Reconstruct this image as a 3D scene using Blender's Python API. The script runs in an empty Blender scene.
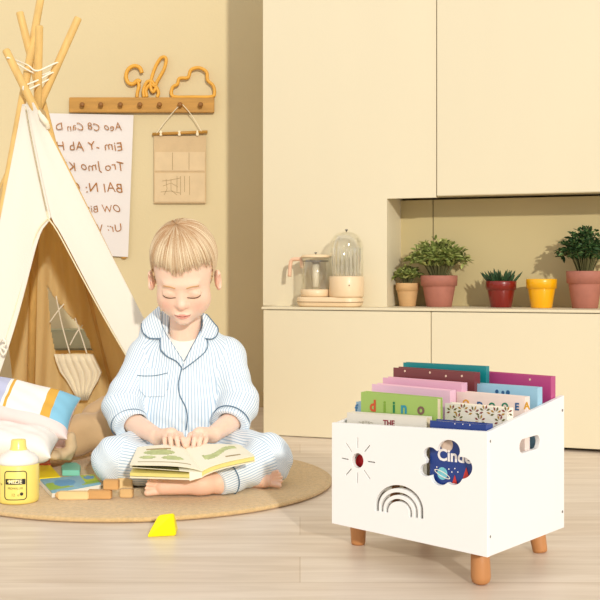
import bpy, bmesh, math, random
import numpy as np
from mathutils import Vector, Matrix
random.seed(7); rng = np.random.RandomState(5)
C = bpy.context.scene.collection
F = 1150.0; CZ = 0.5; HY = 275.0
def P(px, py, D):
    """point at distance D that lies along the photograph's ray (px, py)"""
    return Vector(((px-300)/F*D, D, CZ-(py-HY)/F*D))
def onfloor(px, py, z=0.0):
    D = (CZ-z)*F/(py-HY); return Vector(((px-300)/F*D, D, z))
# ------------------------------------------------------------------ materials
MATS = {}
def nodes(m): return m.node_tree.nodes, m.node_tree.links
def mat(name, col, rough=0.6, var=0.06, scale=8.0, bump=0.0, bscale=60.0, metal=0.0, spec=0.4, trans=0.0, sub=0.0, stretch=(1,1,1), col2=None, sheen=0.0, alpha=1.0, coat=0.0):
    if name in MATS: return MATS[name]
    m = bpy.data.materials.new(name); m.use_nodes = True
    n, l = nodes(m); b = n['Principled BSDF']
    tc = n.new('ShaderNodeTexCoord'); mp = n.new('ShaderNodeMapping'); mp.inputs['Scale'].default_value = stretch
    l.new(tc.outputs['Object'], mp.inputs['Vector'])
    no = n.new('ShaderNodeTexNoise'); no.inputs['Scale'].default_value = scale; no.inputs['Detail'].default_value = 4
    l.new(mp.outputs['Vector'], no.inputs['Vector'])
    cr = n.new('ShaderNodeValToRGB'); cr.color_ramp.elements[0].position = .3; cr.color_ramp.elements[1].position = .7
    c2 = col2 if col2 else tuple(min(1, c*(1+var)) for c in col)
    c1 = tuple(c*(1-var) for c in col) if not col2 else col
    cr.color_ramp.elements[0].color = (*c1, 1); cr.color_ramp.elements[1].color = (*c2, 1)
    l.new(no.outputs['Fac'], cr.inputs['Fac']); l.new(cr.outputs['Color'], b.inputs['Base Color'])
    b.inputs['Roughness'].default_value = rough; b.inputs['Metallic'].default_value = metal
    b.inputs['Specular IOR Level'].default_value = spec; b.inputs['Transmission Weight'].default_value = trans
    b.inputs['Sheen Weight'].default_value = sheen; b.inputs['Alpha'].default_value = alpha
    b.inputs['Coat Weight'].default_value = coat
    if sub: b.inputs['Subsurface Weight'].default_value = sub; b.inputs['Subsurface Radius'].default_value = (.02, .008, .004); b.inputs['Subsurface Scale'].default_value = .4
    if bump:
        n2 = n.new('ShaderNodeTexNoise'); n2.inputs['Scale'].default_value = bscale; n2.inputs['Detail'].default_value = 3
        l.new(mp.outputs['Vector'], n2.inputs['Vector'])
        bp = n.new('ShaderNodeBump'); bp.inputs['Strength'].default_value = bump; bp.inputs['Distance'].default_value = .003
        l.new(n2.outputs['Fac'], bp.inputs['Height']); l.new(bp.outputs['Normal'], b.inputs['Normal'])
    MATS[name] = m; return m
def hexc(h):
    c = [int(h[i:i+2], 16)/255 for i in (0, 2, 4)]
    return tuple(x/12.92 if x <= .04045 else ((x+.055)/1.055)**2.4 for x in c)
def attr_mat(name, attr, lo, hi, rough=.6, freq=None, duty=.3, sub=0, col_attr=None, sheen=0):
    """thin stripes driven by a per-vertex arc-length attribute, or per-vertex colour"""
    m = bpy.data.materials.new(name); m.use_nodes = True; n, l = nodes(m); b = n['Principled BSDF']
    b.inputs['Roughness'].default_value = rough; b.inputs['Sheen Weight'].default_value = sheen
    a = n.new('ShaderNodeAttribute'); a.attribute_name = attr
    if freq:
        mu = n.new('ShaderNodeMath'); mu.operation = 'MULTIPLY'; mu.inputs[1].default_value = freq
        l.new(a.outputs['Fac'], mu.inputs[0])
        si = n.new('ShaderNodeMath'); si.operation = 'SINE'; l.new(mu.outputs[0], si.inputs[0])
        cr = n.new('ShaderNodeValToRGB'); cr.color_ramp.elements[0].color = (*lo, 1); cr.color_ramp.elements[1].color = (*hi, 1)
        cr.color_ramp.elements[0].position = duty; cr.color_ramp.elements[1].position = duty+.3
        ma = n.new('ShaderNodeMapRange'); ma.inputs[1].default_value = -1; ma.inputs[2].default_value = 1
        l.new(si.outputs[0], ma.inputs[0]); l.new(ma.outputs[0], cr.inputs['Fac']); l.new(cr.outputs['Color'], b.inputs['Base Color'])
        tc = n.new('ShaderNodeTexCoord'); n2 = n.new('ShaderNodeTexNoise'); n2.inputs['Scale'].default_value = 38; n2.inputs['Detail'].default_value = 4
        l.new(tc.outputs['Object'], n2.inputs['Vector'])
        bp = n.new('ShaderNodeBump'); bp.inputs['Strength'].default_value = .35; bp.inputs['Distance'].default_value = .006
        l.new(n2.outputs['Fac'], bp.inputs['Height']); l.new(bp.outputs['Normal'], b.inputs['Normal'])
    else:
        l.new(a.outputs['Color'], b.inputs['Base Color'])
        if sub: b.inputs['Subsurface Weight'].default_value = sub; b.inputs['Subsurface Radius'].default_value = (.012, .005, .003); b.inputs['Subsurface Scale'].default_value = .5
    MATS[name] = m; return m
# ------------------------------------------------------------------ object helpers
def tag(o, label, cat, group=None):
    o['label'] = label; o['category'] = cat
    if group: o['group'] = group
    return o
def empty(name, loc, label, cat, group=None):
    o = bpy.data.objects.new(name, None); C.objects.link(o); o.location = loc; o.empty_display_size = .02
    return tag(o, label, cat, group)
def link(name, me, m=None, parent=None, smooth=False, label=None):
    if m is not None and len(me.materials) == 0:
        for x in (m if isinstance(m, (list, tuple)) else [m]): me.materials.append(x)
    o = bpy.data.objects.new(name, me); C.objects.link(o)
    if smooth:
        for p in me.polygons: p.use_smooth = True
    if parent is not None:
        o.parent = parent
        par = parent; off = Vector((0, 0, 0))
        while par is not None: off += Vector(par.location); par = par.parent
        # geometry is written in world coordinates: move it into the parent's frame
        me.transform(Matrix.Translation(-off))
    if label: o['label'] = label
    return o
def settle(o):
    """top-level mesh written in world coordinates: put its origin at its base"""
    me = o.data; n = len(me.vertices); co = np.empty(n*3); me.vertices.foreach_get('co', co); co = co.reshape(-1, 3)
    b = Vector(((co[:, 0].min()+co[:, 0].max())/2, (co[:, 1].min()+co[:, 1].max())/2, co[:, 2].min()))
    me.transform(Matrix.Translation(-b)); o.location = b; return o
def mesh(vs, fs, name='m', mi=None):
    me = bpy.data.meshes.new(name); me.from_pydata([tuple(v) for v in vs], [], fs)
    if mi is not None:
        for p, k in zip(me.polygons, mi): p.material_index = k
    me.update(); return me
class MB:
    def __init__(s): s.v = []; s.f = []; s.m = []
    def add(s, vs, fs, k=0):
        o = len(s.v); s.v += [tuple(v) for v in vs]; s.f += [tuple(i+o for i in f) for f in fs]; s.m += [k]*len(fs); return s
    def me(s): return mesh(s.v, s.f, mi=s.m)
    def box(s, c, ax, ay, az, k=0, bev=0.0):
        """box: centre c, half-extent vectors ax, ay, az"""
        c = Vector(c); ax = Vector(ax); ay = Vector(ay); az = Vector(az)
        bm = bmesh.new(); bmesh.ops.create_cube(bm, size=2)
        la, lb, lc = ax.length, ay.length, az.length
        for v in bm.verts: v.co = Vector((v.co.x*la, v.co.y*lb, v.co.z*lc))
        if bev: bmesh.ops.bevel(bm, geom=bm.edges[:]+bm.verts[:], offset=min(bev, la*.9, lb*.9, lc*.9), segments=2, affect='EDGES')
        ua, ub, uc = ax/la, ay/lb, az/lc
        bm.verts.index_update()
        s.add([c+ua*v.co.x+ub*v.co.y+uc*v.co.z for v in bm.verts], [[v.index for v in f.verts] for f in bm.faces], k); bm.free(); return s
    def tube(s, pts, r, n=8, k=0, closed=False, cap=True):
        pts = [Vector(p) for p in pts]; N = len(pts); rs = r if hasattr(r, '__len__') else [r]*N
        vs = []; up = None
        for i, p in enumerate(pts):
            a = pts[(i-1) % N] if (closed or i > 0) else p; b = pts[(i+1) % N] if (closed or i < N-1) else p
            t = (b-a).normalized() if (b-a).length > 1e-9 else Vector((0, 0, 1))
            if up is None: up = t.orthogonal().normalized()
            up = (up-t*up.dot(t)); up = up.normalized() if up.length > 1e-6 else t.orthogonal().normalized()
            w = t.cross(up)
            for j in range(n):
                q = 2*math.pi*j/n; vs.append(p+(up*math.cos(q)+w*math.sin(q))*rs[i])
        fs = []
        M = N if closed else N-1
        for i in range(M):
            for j in range(n):
                a = i*n+j; b = i*n+(j+1) % n; c = ((i+1) % N)*n+(j+1) % n; d = ((i+1) % N)*n+j; fs.append((a, b, c, d))
        if cap and not closed: fs.append(tuple(range(n))[::-1]); fs.append(tuple((N-1)*n+j for j in range(n)))
        return s.add(vs, fs, k)
    def lathe(s, c, prof, n=40, k=0, axis=None, sx=1, sy=1):
        c = Vector(c); vs = []; fs = []
        for (r, z) in prof:
            for j in range(n):
                q = 2*math.pi*j/n; vs.append(c+Vector((r*math.cos(q)*sx, r*math.sin(q)*sy, z)))
        for i in range(len(prof)-1):
            for j in range(n):
                fs.append((i*n+j, i*n+(j+1) % n, (i+1)*n+(j+1) % n, (i+1)*n+j))
        if prof[0][0] > 1e-5: fs.append(tuple(range(n))[::-1])
        if prof[-1][0] > 1e-5: fs.append(tuple((len(prof)-1)*n+j for j in range(n)))
        return s.add(vs, fs, k)
def flat2d(splines, depth, bevel=0.0):
    """closed 2-D outlines (holes allowed) extruded to a slab of +-depth in z; returns verts, faces"""
    cu = bpy.data.curves.new('c', 'CURVE'); cu.dimensions = '2D'; cu.fill_mode = 'BOTH'; cu.extrude = depth; cu.bevel_depth = bevel; cu.bevel_resolution = 1
    for sp in splines:
        s = cu.splines.new('POLY'); s.points.add(len(sp)-1)
        for i, (x, y) in enumerate(sp): s.points[i].co = (x, y, 0, 1)
        s.use_cyclic_u = True
    o = bpy.data.objects.new('c', cu); me = bpy.data.meshes.new_from_object(o)
    vs = [v.co.copy() for v in me.vertices]; fs = [tuple(p.vertices) for p in me.polygons]
    bpy.data.meshes.remove(me); bpy.data.objects.remove(o); bpy.data.curves.remove(cu); return vs, fs
def text2d(txt, size, depth=.0003, off=0.0, shear=0, spacing=1.0):
    cu = bpy.data.curves.new('t', 'FONT'); cu.body = txt; cu.size = size; cu.extrude = depth; cu.offset = off; cu.shear = shear; cu.space_character = spacing
    cu.align_x = 'CENTER'; cu.align_y = 'CENTER'; cu.resolution_u = 3
    o = bpy.data.objects.new('t', cu); me = bpy.data.meshes.new_from_object(o)
    vs = [v.co.copy() for v in me.vertices]; fs = [tuple(p.vertices) for p in me.polygons]
    bpy.data.meshes.remove(me); bpy.data.objects.remove(o); bpy.data.curves.remove(cu); return vs, fs
def mapv(vs, o, ax, ay, az):
    o = Vector(o); ax = Vector(ax); ay = Vector(ay); az = Vector(az)
    return [o+ax*v[0]+ay*v[1]+az*v[2] for v in vs]
X_ = Vector((1, 0, 0)); Y_ = Vector((0, 1, 0)); Z_ = Vector((0, 0, 1))
def smooth_path(pts, n=6, closed=False):
    pts = [Vector(p) for p in pts]; N = len(pts); out = []
    rngi = range(N if closed else N-1)
    for i in rngi:
        if closed: a, b, c, d = pts[i-1], pts[i], pts[(i+1) % N], pts[(i+2) % N]
        else: a = pts[max(i-1, 0)]; b = pts[i]; c = pts[i+1]; d = pts[min(i+2, N-1)]
        for j in range(n):
            t = j/n; out.append(.5*((2*b)+(c-a)*t+(2*a-5*b+4*c-d)*t*t+(3*b-a-3*c+d)*t**3))
    if not closed: out.append(pts[-1])
    return out
# ------------------------------------------------------------------ implicit surfaces
def smin(a, b, k):
    h = np.clip(.5+.5*(b-a)/k, 0, 1); return b*(1-h)+a*h-k*h*(1-h)
def smax(a, b, k): return -smin(-a, -b, k)
def cap(p, a, b, ra, rb):
    a = np.array(a, float); b = np.array(b, float); ba = b-a; t = np.clip(((p-a)@ba)/(ba@ba), 0, 1)
    return np.sqrt((((p-a)-t[:, None]*ba)**2).sum(1))-(ra+(rb-ra)*t)
def sph(p, c, r): return np.sqrt(((p-np.array(c, float))**2).sum(1))-r
def ell(p, c, r, M=None):
    q = p-np.array(c, float)
    if M is not None: q = q@M
    r = np.array(r, float); k0 = np.sqrt(((q/r)**2).sum(1)); k1 = np.sqrt(((q/r**2)**2).sum(1))+1e-9
    return k0*(k0-1)/k1
def wob(p, f, s=0):
    return (np.sin(p[:, 0]*f+s+1.7*np.sin(p[:, 2]*f*.6+s))*np.sin(p[:, 2]*f*.9+s*2+1.3*np.sin(p[:, 1]*f*.7))+np.sin(p[:, 1]*f*1.1+s*3+p[:, 0]*f*.5))*.5
def nets(fn, lo, hi, h):
    lo = np.array(lo, float); hi = np.array(hi, float); n = np.ceil((hi-lo)/h).astype(int)+1
    cs = 4; nc = n//cs+2
    g = np.stack(np.meshgrid(*[np.arange(k) for k in nc], indexing='ij'), -1).reshape(-1, 3)
    dc = fn(lo+g*h*cs).reshape(nc)
    V = np.repeat(np.repeat(np.repeat(dc, cs, 0), cs, 1), cs, 2)[:n[0]+0, :n[1]+0, :n[2]+0].astype(np.float32)
    # samples near the surface are evaluated exactly
    idx = np.argwhere(np.abs(V) < h*cs*1.9+.006)
    for i in range(0, len(idx), 400000):
        q = idx[i:i+400000]; V[q[:, 0], q[:, 1], q[:, 2]] = fn(lo+q*h)
    S = V < 0
    a = S[:-1, :-1, :-1]; mn = a.copy(); mx = a.copy()
    for dx in (0, 1):
        for dy in (0, 1):
            for dz in (0, 1):
                c = S[dx:S.shape[0]-1+dx, dy:S.shape[1]-1+dy, dz:S.shape[2]-1+dz]; mn &= c; mx |= c
    cells = np.argwhere(mx & ~mn); acc = np.zeros((len(cells), 3)); cnt = np.zeros(len(cells))
    cor = [(i, j, k) for i in (0, 1) for j in (0, 1) for k in (0, 1)]
    val = {c: V[cells[:, 0]+c[0], cells[:, 1]+c[1], cells[:, 2]+c[2]] for c in cor}
    for c in cor:
        for ax in range(3):
            if c[ax] == 0:
                d = list(c); d[ax] = 1; d = tuple(d); va, vb = val[c], val[d]; m = (va < 0) != (vb < 0)
                t = np.where(m, va/np.where(m, va-vb, 1), 0); pnt = np.array(c, float)[None, :].repeat(len(cells), 0); pnt[:, ax] = t
                acc[m] += pnt[m]; cnt[m] += 1
    vs = lo+(cells+acc/cnt[:, None])*h
    ID = -np.ones(np.array(V.shape)-1, dtype=np.int64); ID[cells[:, 0], cells[:, 1], cells[:, 2]] = np.arange(len(cells))
    quads = []
    for ax in range(3):
        o1, o2 = [(1, 2), (2, 0), (0, 1)][ax]
        sl0 = [slice(None)]*3; sl1 = [slice(None)]*3; sl0[ax] = slice(0, -1); sl1[ax] = slice(1, None)
        e = np.argwhere(S[tuple(sl0)] != S[tuple(sl1)])
        e = e[(e[:, o1] > 0) & (e[:, o2] > 0) & (e[:, o1] < V.shape[o1]-1) & (e[:, o2] < V.shape[o2]-1)]
        ins = S[e[:, 0], e[:, 1], e[:, 2]]
        def cid(d1, d2):
            q = e.copy(); q[:, o1] -= d1; q[:, o2] -= d2; return ID[q[:, 0], q[:, 1], q[:, 2]]
        q4 = np.stack([cid(1, 1), cid(0, 1), cid(0, 0), cid(1, 0)], 1)
        q4[~ins] = q4[~ins][:, ::-1]; quads.append(q4)
    fs = np.concatenate(quads); fs = fs[(fs >= 0).all(1)]
    return vs, fs
def npmesh(vs, fs):
    me = bpy.data.meshes.new('m'); me.vertices.add(len(vs)); me.vertices.foreach_set('co', np.ascontiguousarray(vs, dtype=np.float32).ravel())
    me.loops.add(len(fs)*4); me.loops.foreach_set('vertex_index', np.ascontiguousarray(fs, dtype=np.int32).ravel())
    me.polygons.add(len(fs)); me.polygons.foreach_set('loop_start', np.arange(0, len(fs)*4, 4, dtype=np.int32))
    me.update(calc_edges=True); me.validate(); return me
def set_attr(me, name, arr):
    if arr.ndim == 1:
        a = me.attributes.new(name, 'FLOAT', 'POINT'); a.data.foreach_set('value', arr.astype(np.float32))
    else:
        a = me.attributes.new(name, 'FLOAT_COLOR', 'POINT'); c = np.ones((len(arr), 4), np.float32); c[:, :3] = arr; a.data.foreach_set('color', c.ravel())
def march(fn, px, py, D0=2.3, off=0.0):
    """first point of an implicit surface seen from the room's front along a ray"""
    d = np.array([(px-300)/F, 1, -(py-HY)/F]); L = np.linalg.norm(d); t = D0
    for _ in range(120):
        p = np.array([0, 0, CZ])+d*t; s = float(fn(p[None, :])[0])-off
        if s < .0004: break
        t += max(s/L*.7, .0003)
        if t > 3.3: break
    return Vector(p)
def inpoly(x, y, poly):
    r = np.zeros(x.shape, bool); n = len(poly); j = n-1
    for i in range(n):
        xi, yi = poly[i]; xj, yj = poly[j]
        c = ((yi > y) != (yj > y)) & (x < (xj-xi)*(y-yi)/((yj-yi) if yj != yi else 1e-9)+xi); r ^= c; j = i
    return r
def polysdf(x, y, poly):
    d = np.full(x.shape, 1e9); n = len(poly)
    for i in range(n):
        ax, ay = poly[i]; bx, by = poly[(i+1) % n]; ex, ey = bx-ax, by-ay
        t = np.clip(((x-ax)*ex+(y-ay)*ey)/(ex*ex+ey*ey+1e-12), 0, 1); d = np.minimum(d, np.hypot(x-ax-t*ex, y-ay-t*ey))
    return np.where(inpoly(x, y, poly), -d, d)
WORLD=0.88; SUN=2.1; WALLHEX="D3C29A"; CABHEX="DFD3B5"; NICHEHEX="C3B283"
# ================================================================== camera, light
cam = bpy.data.cameras.new('camera'); co = bpy.data.objects.new('camera', cam); C.objects.link(co)
co.location = (0, 0, CZ); co.rotation_euler = (math.pi/2, 0, 0); cam.sensor_width = 36; cam.lens = 36*F/600; cam.shift_y = -25/600
bpy.context.scene.camera = co
vs_ = bpy.context.scene.view_settings; vs_.view_transform = 'Standard'; vs_.look = 'None'; vs_.exposure = 0.0; vs_.gamma = 1; vs_.use_curve_mapping = False
w = bpy.data.worlds.new('world'); bpy.context.scene.world = w; w.use_nodes = True
bg = w.node_tree.nodes['Background']; bg.inputs[0].default_value = (1.0, .975, .945, 1); bg.inputs[1].default_value = WORLD
sun = bpy.data.lights.new('sun', 'SUN'); sun.energy = SUN; sun.angle = math.radians(1.6); sun.color = (1, .955, .86)
so = bpy.data.objects.new('sun', sun); C.objects.link(so)
el = math.radians(16); az = math.radians(14)
sd = Vector((-math.sin(az)*math.cos(el), math.cos(az)*math.cos(el), -math.sin(el)))
so.rotation_euler = sd.to_track_quat('-Z', 'Y').to_euler(); so.location = (.6, -1.5, 2)
# ================================================================== floor
def floor_mat():
    m = bpy.data.materials.new('pale_wood_floor'); m.use_nodes = True; n, l = nodes(m); b = n['Principled BSDF']
    tc = n.new('ShaderNodeTexCoord')
    br = n.new('ShaderNodeTexBrick'); br.inputs['Scale'].default_value = 1; br.inputs['Brick Width'].default_value = 2.9; br.inputs['Row Height'].default_value = .17
    br.inputs['Mortar Size'].default_value = .0008; br.inputs['Color1'].default_value = (*hexc('EBDCCB'), 1); br.inputs['Color2'].default_value = (*hexc('E4D2BE'), 1); br.inputs['Mortar'].default_value = (*hexc('CDB79E'), 1)
    l.new(tc.outputs['Object'], br.inputs['Vector'])
    mp = n.new('ShaderNodeMapping'); mp.inputs['Scale'].default_value = (1.6, 14, 1); l.new(tc.outputs['Object'], mp.inputs['Vector'])
    no = n.new('ShaderNodeTexNoise'); no.inputs['Scale'].default_value = 2.2; no.inputs['Detail'].default_value = 6; no.inputs['Distortion'].default_value = .8
    l.new(mp.outputs['Vector'], no.inputs['Vector'])
    cr = n.new('ShaderNodeValToRGB'); cr.color_ramp.elements[0].position = .3; cr.color_ramp.elements[1].position = .72
    cr.color_ramp.elements[0].color = (.80, .76, .71, 1); cr.color_ramp.elements[1].color = (1.0, 1.0, 1.0, 1); l.new(no.outputs['Fac'], cr.inputs['Fac'])
    mx = n.new('ShaderNodeMix'); mx.data_type = 'RGBA'; mx.blend_type = 'MULTIPLY'; mx.inputs[0].default_value = 1
    l.new(br.outputs['Color'], mx.inputs[6]); l.new(cr.outputs['Color'], mx.inputs[7]); l.new(mx.outputs[2], b.inputs['Base Color'])
    b.inputs['Roughness'].default_value = .38; b.inputs['Specular IOR Level'].default_value = .35
    return m
def struct(name, me, m, smooth=False):
    o = link(name, me, m, smooth=smooth); o['kind'] = 'structure'; return o
struct('floor', MB().box((0, 2.2, -.02), (3.2, 0, 0), (0, 2.6, 0), (0, 0, .02)).me(), floor_mat())
WALLC = hexc(WALLHEX)
struct('wall_back', MB().box((-.6, 4.40, 1.1), (2.9, 0, 0), (0, .04, 0), (0, 0, 1.1)).me(), mat('warm_plaster', WALLC, .85, .04, 1.4, bump=.15, bscale=120))
# baseboard behind
struct('baseboard_back', MB().box((-.6, 4.352, .03), (2.9, 0, 0), (0, .008, 0), (0, 0, .03), bev=.003).me(), mat('baseboard_paint', hexc('D2BC90'), .6))
# ================================================================== fitted cabinets
R_ = Vector((.936, -.352, 0)).normalized(); DD = Vector((-R_.y, R_.x, 0)); O0 = Vector((-.1156, 3.59, 0))
SB = .13; NE = .16
def cab(px, q):
    """point on the cabinet line with inset q that lies along image column px"""
    O = O0+DD*q; k = (px-300)/F; t = (k*O.y-O.x)/(R_.x-k*R_.y); return O+R_*t, t
CM = mat('cream_laminate', hexc(CABHEX), .45, .03, 2.0, bump=.05, bscale=200, stretch=(1, 1, .25))
CMD = mat('toe_kick_dark', hexc('4A3A28'), .7)
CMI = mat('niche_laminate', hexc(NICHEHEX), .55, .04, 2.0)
def slab(px0, px1, q0, q1, z0, z1, bev=.0015, t0=None, t1=None, k=0, mb=None):
    a = cab(px0, q0)[1] if t0 is None else t0; b = cab(px1, q0)[1] if t1 is None else t1
    c = O0+R_*((a+b)/2)+DD*((q0+q1)/2)+Z_*((z0+z1)/2)
    return (mb or MB()).box(c, R_*((b-a)/2), DD*((q1-q0)/2), Z_*((z1-z0)/2), k, bev)
CT = .401; UB = .742; TOP = 1.75
tA = cab(263, SB)[1]; tN = cab(387, SB)[1]; tS = cab(437, SB)[1]; tEnd = cab(600, 0)[1]+.55
# tall cabinet on the left: full-depth carcass left of the niche, bridging door above it
e = empty('tall_cabinet', O0+DD*SB+Z_*CT, 'tall cream cupboard front rising behind the kettle, left of the plant niche', 'cabinet')
link('carcass', slab(0, 0, SB+.018, .75, CT, TOP, t0=tA+.001, t1=tN).me(), CM, e)
outl = [(tA, CT), (tN, CT), (tN, UB-.004), (tS-.0025, UB-.004), (tS-.0025, TOP), (tA, TOP)]
v, f = flat2d([outl], .009); link('door', MB().add(mapv(v, O0+DD*(SB+.009), R_, Z_, DD), f).me(), CM, e)
e = empty('wall_cabinet', O0+R_*tS+DD*SB+Z_*UB, 'wide cream overhead cupboard above the potted plants', 'cabinet')
link('carcass', slab(0, 0, SB+.018, .75, UB+.006, TOP, t0=tN+.002, t1=tEnd).me(), CM, e)
link('door', slab(0, 0, SB-.006, SB+.014, UB, TOP, t0=tS+.0005, t1=tEnd, bev=.002).me(), CM, e)
# niche back (two panels with a seam)
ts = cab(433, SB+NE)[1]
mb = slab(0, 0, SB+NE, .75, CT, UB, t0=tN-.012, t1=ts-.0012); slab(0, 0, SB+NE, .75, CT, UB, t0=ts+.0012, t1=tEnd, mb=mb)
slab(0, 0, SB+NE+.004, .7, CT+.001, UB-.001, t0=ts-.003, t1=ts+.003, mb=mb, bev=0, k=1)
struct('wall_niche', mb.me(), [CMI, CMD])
# base cabinets + worktop
WT = .008
o = link('worktop', slab(0, 0, -.002, .75, CT-WT, CT, t0=cab(262, 0)[1]-.002, t1=tEnd).me(), CM); tag(settle(o), 'thin cream worktop running under the kettle and the five pots', 'worktop')
for (a, b, lab) in ((263, 431, 'cream base cupboard below the glass kettle, behind the seated child'), (431, None, 'cream base cupboard below the coloured pots, behind the white book box')):
    t0 = cab(a, 0)[1]+.001; t1 = cab(b, 0)[1]-.001 if b else tEnd
    e = empty('base_cabinet', O0+R_*t0, lab, 'cabinet', )
    link('carcass', slab(0, 0, .02, .74, .028, CT-WT-.001, t0=t0+.001, t1=t1-.001).me(), CM, e)
    link('door', slab(0, 0, 0, .018, .010 if not b else .002, CT-WT-.0025, t0=t0, t1=t1).me(), CM, e)
    link('plinth', slab(0, 0, .05, .74, 0.0005, .028, t0=t0+.001, t1=t1-.001).me(), CMD, e, label='dark recessed plinth')
# ================================================================== potted plants
POTP = lambda r, h, lip: [(r*.68, 0), (r*.70, .001), (r*.90, h*.64), (r*.90, h*.66), (r, h*.67), (r*1.03, h*.98), (r*1.0, h), (r*.93, h), (r*.90, h*.9), (0, h*.88)]
def pot_at(px, pyb, wpx, pyt, q):
    p, _ = cab(px, q); D = p.y; r = wpx/2*D/F; zt = CZ-(pyt-HY)/F*D; return Vector((p.x, p.y, CT+.0003)), r, zt-CT
def leaf(mb, base, d, L, W, bend=.3, k=0):
    d = d.normalized(); s = d.cross(Z_); s = s.normalized() if s.length > .05 else X_.copy(); nrm = s.cross(d).normalized()
    a = random.uniform(-.9, .9); s2 = s*math.cos(a)+nrm*math.sin(a); n2 = nrm*math.cos(a)-s*math.sin(a)
    vs = []
    for t, ww in ((0, .12), (.3, .85), (.6, 1), (.85, .55), (1, .05)):
        c = base+d*L*t-Z_*bend*L*t*t
        vs += [c+s2*W*ww*.5+n2*W*.18*ww, c, c-s2*W*ww*.5+n2*W*.18*ww]
    fs = []
    for i in range(4):
        for j in range(2): a0 = i*3+j; fs.append((a0, a0+1, a0+4, a0+3))
    mb.add(vs, fs, k)
def bush(c, rx, rz, nst, LL, WW, up=.6, ry=None, two=True):
    lf = MB(); st = MB(); ry = ry or rx
    for i in range(nst):
        a = random.uniform(0, 2*math.pi); r = math.sqrt(random.random()); tip = c+Vector((math.cos(a)*r*rx, math.sin(a)*r*ry, rz*(1-.55*r*r)*random.uniform(.75, 1.08)))
        b0 = c+Vector((math.cos(a)*r*rx*.25, math.sin(a)*r*ry*.25, -.004))
        path = [b0.lerp(tip, t)+Vector((0, 0, .25*rz*math.sin(math.pi*t)*(r))) for t in np.linspace(0, 1, 7)]
        st.tube(path, [.0012]*6+[.0006], 4)
        for t in range(2, 7):
            p = path[t]; dd = (path[t]-path[t-1]).normalized()
            for q in range(3):
                aa = random.uniform(0, 2*math.pi); o = Vector((math.cos(aa), math.sin(aa), random.uniform(-.1, .8)))
                leaf(lf, p, dd*.7+o*.9, LL*random.uniform(.7, 1.15), WW*random.uniform(.8, 1.2), .2, k=(random.random() < .3)*1)
    return lf.me(), st.me()
G1 = mat('olive_leaf', hexc('7E8A45'), .5, .25, 60); G1b = mat('pale_olive_leaf', hexc('A9AE66'), .5, .2, 60)
G2 = mat('deep_green_leaf', hexc('2F4A26'), .45, .3, 60); G2b = mat('mid_green_leaf', hexc('5A7540'), .45, .2, 60)
STM = mat('plant_stem', hexc('5E5A30'), .7); SOIL = mat('potting_soil', hexc('3A2A1C'), .95, .3, 90, bump=.6, bscale=200)
def potted(px, pyb, wpx, pyt, q, m, lab, name='potted_plant', cat='potted plant', soil=True):
    b, r, h = pot_at(px, pyb, wpx, pyt, q); e = empty(name, b, lab, cat)
    link('pot', MB().lathe(b, POTP(r, h, 0), 48).me(), m, e, smooth=False)
    for p in e.children[0].data.polygons: p.use_smooth = True
    if soil: link('soil', MB().lathe(b, [(0, h*.86), (r*.9, h*.885), (r*.5, h*.93), (0, h*.95)], 24).me(), SOIL, e)
    return e, b, r, h
TERR = mat('rosy_terracotta', hexc('A96B5A'), .7, .08, 30, bump=.15, bscale=90)
e, b, r, h = potted(407.5, 305, 23, 283, SB+.07, mat('sandy_clay', hexc('C9A06E'), .75, .08, 30), 'smallest plant in a sandy clay pot, at the left end of the niche')
l_, s_ = bush(b+Z_*h*.95, .042, .052, 44, .021, .007); link('foliage', l_, [G1, G1b], e); link('stem', s_, STM, e)
e, b, r, h = potted(439, 305, 36, 275.5, SB+.06, TERR, 'bushy spreading plant in a rose terracotta pot beside the small sandy pot')
l_, s_ = bush(b+Z_*h*.93, (.098), .110, 135, .027, .0085, ry=.06); link('foliage', l_, [G1, G1b], e); link('stem', s_, STM, e)
e, b, r, h = potted(501, 307, 30, 281, SB+.055, mat('oxblood_glaze', hexc('7A1C14'), .3, .08, 30, coat=.3), 'low spiky succulent in a dark red pot')
mb = MB()
for i in range(46):
    a = random.uniform(0, 2*math.pi); rr = math.sqrt(random.random()); d = Vector((math.cos(a)*rr*.9, math.sin(a)*rr*.9, 1)).normalized()
    p0 = b+Vector((math.cos(a)*rr*r*.75, math.sin(a)*rr*r*.75, h*.88)); L = .046*random.uniform(.75, 1.1)
    mb.tube([p0, p0+d*L*.3, p0+d*L*.7, p0+d*L], [.0028, .0042, .0034, .0004], 6)
link('foliage', mb.me(), mat('succulent_green', hexc('2F4A2C'), .45, .3, 50), e)
b, r, h = pot_at(541.5, 308, 30, 279, SB+.05)
o = link('plant_pot', MB().lathe(b, POTP(r, h, 0)[:-1]+[(r*.6, h*.2), (0, h*.15)], 48).me(), mat('yellow_glaze', hexc('F0AE08'), .3, .05, 20, coat=.4), smooth=True)
tag(settle(o), 'empty bright yellow pot between the red and the right-hand rose pot', 'plant pot')
e, b, r, h = potted(585, 308, 36, 271, SB+.06, TERR, 'dense dark-leaved plant in a rose pot at the right edge of the niche')
l_, s_ = bush(b+Z_*h*.95, (.080), .125, 130, .021, .0085, ry=.06); link('foliage', l_, [G2, G2b], e); link('stem', s_, STM, e)
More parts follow.
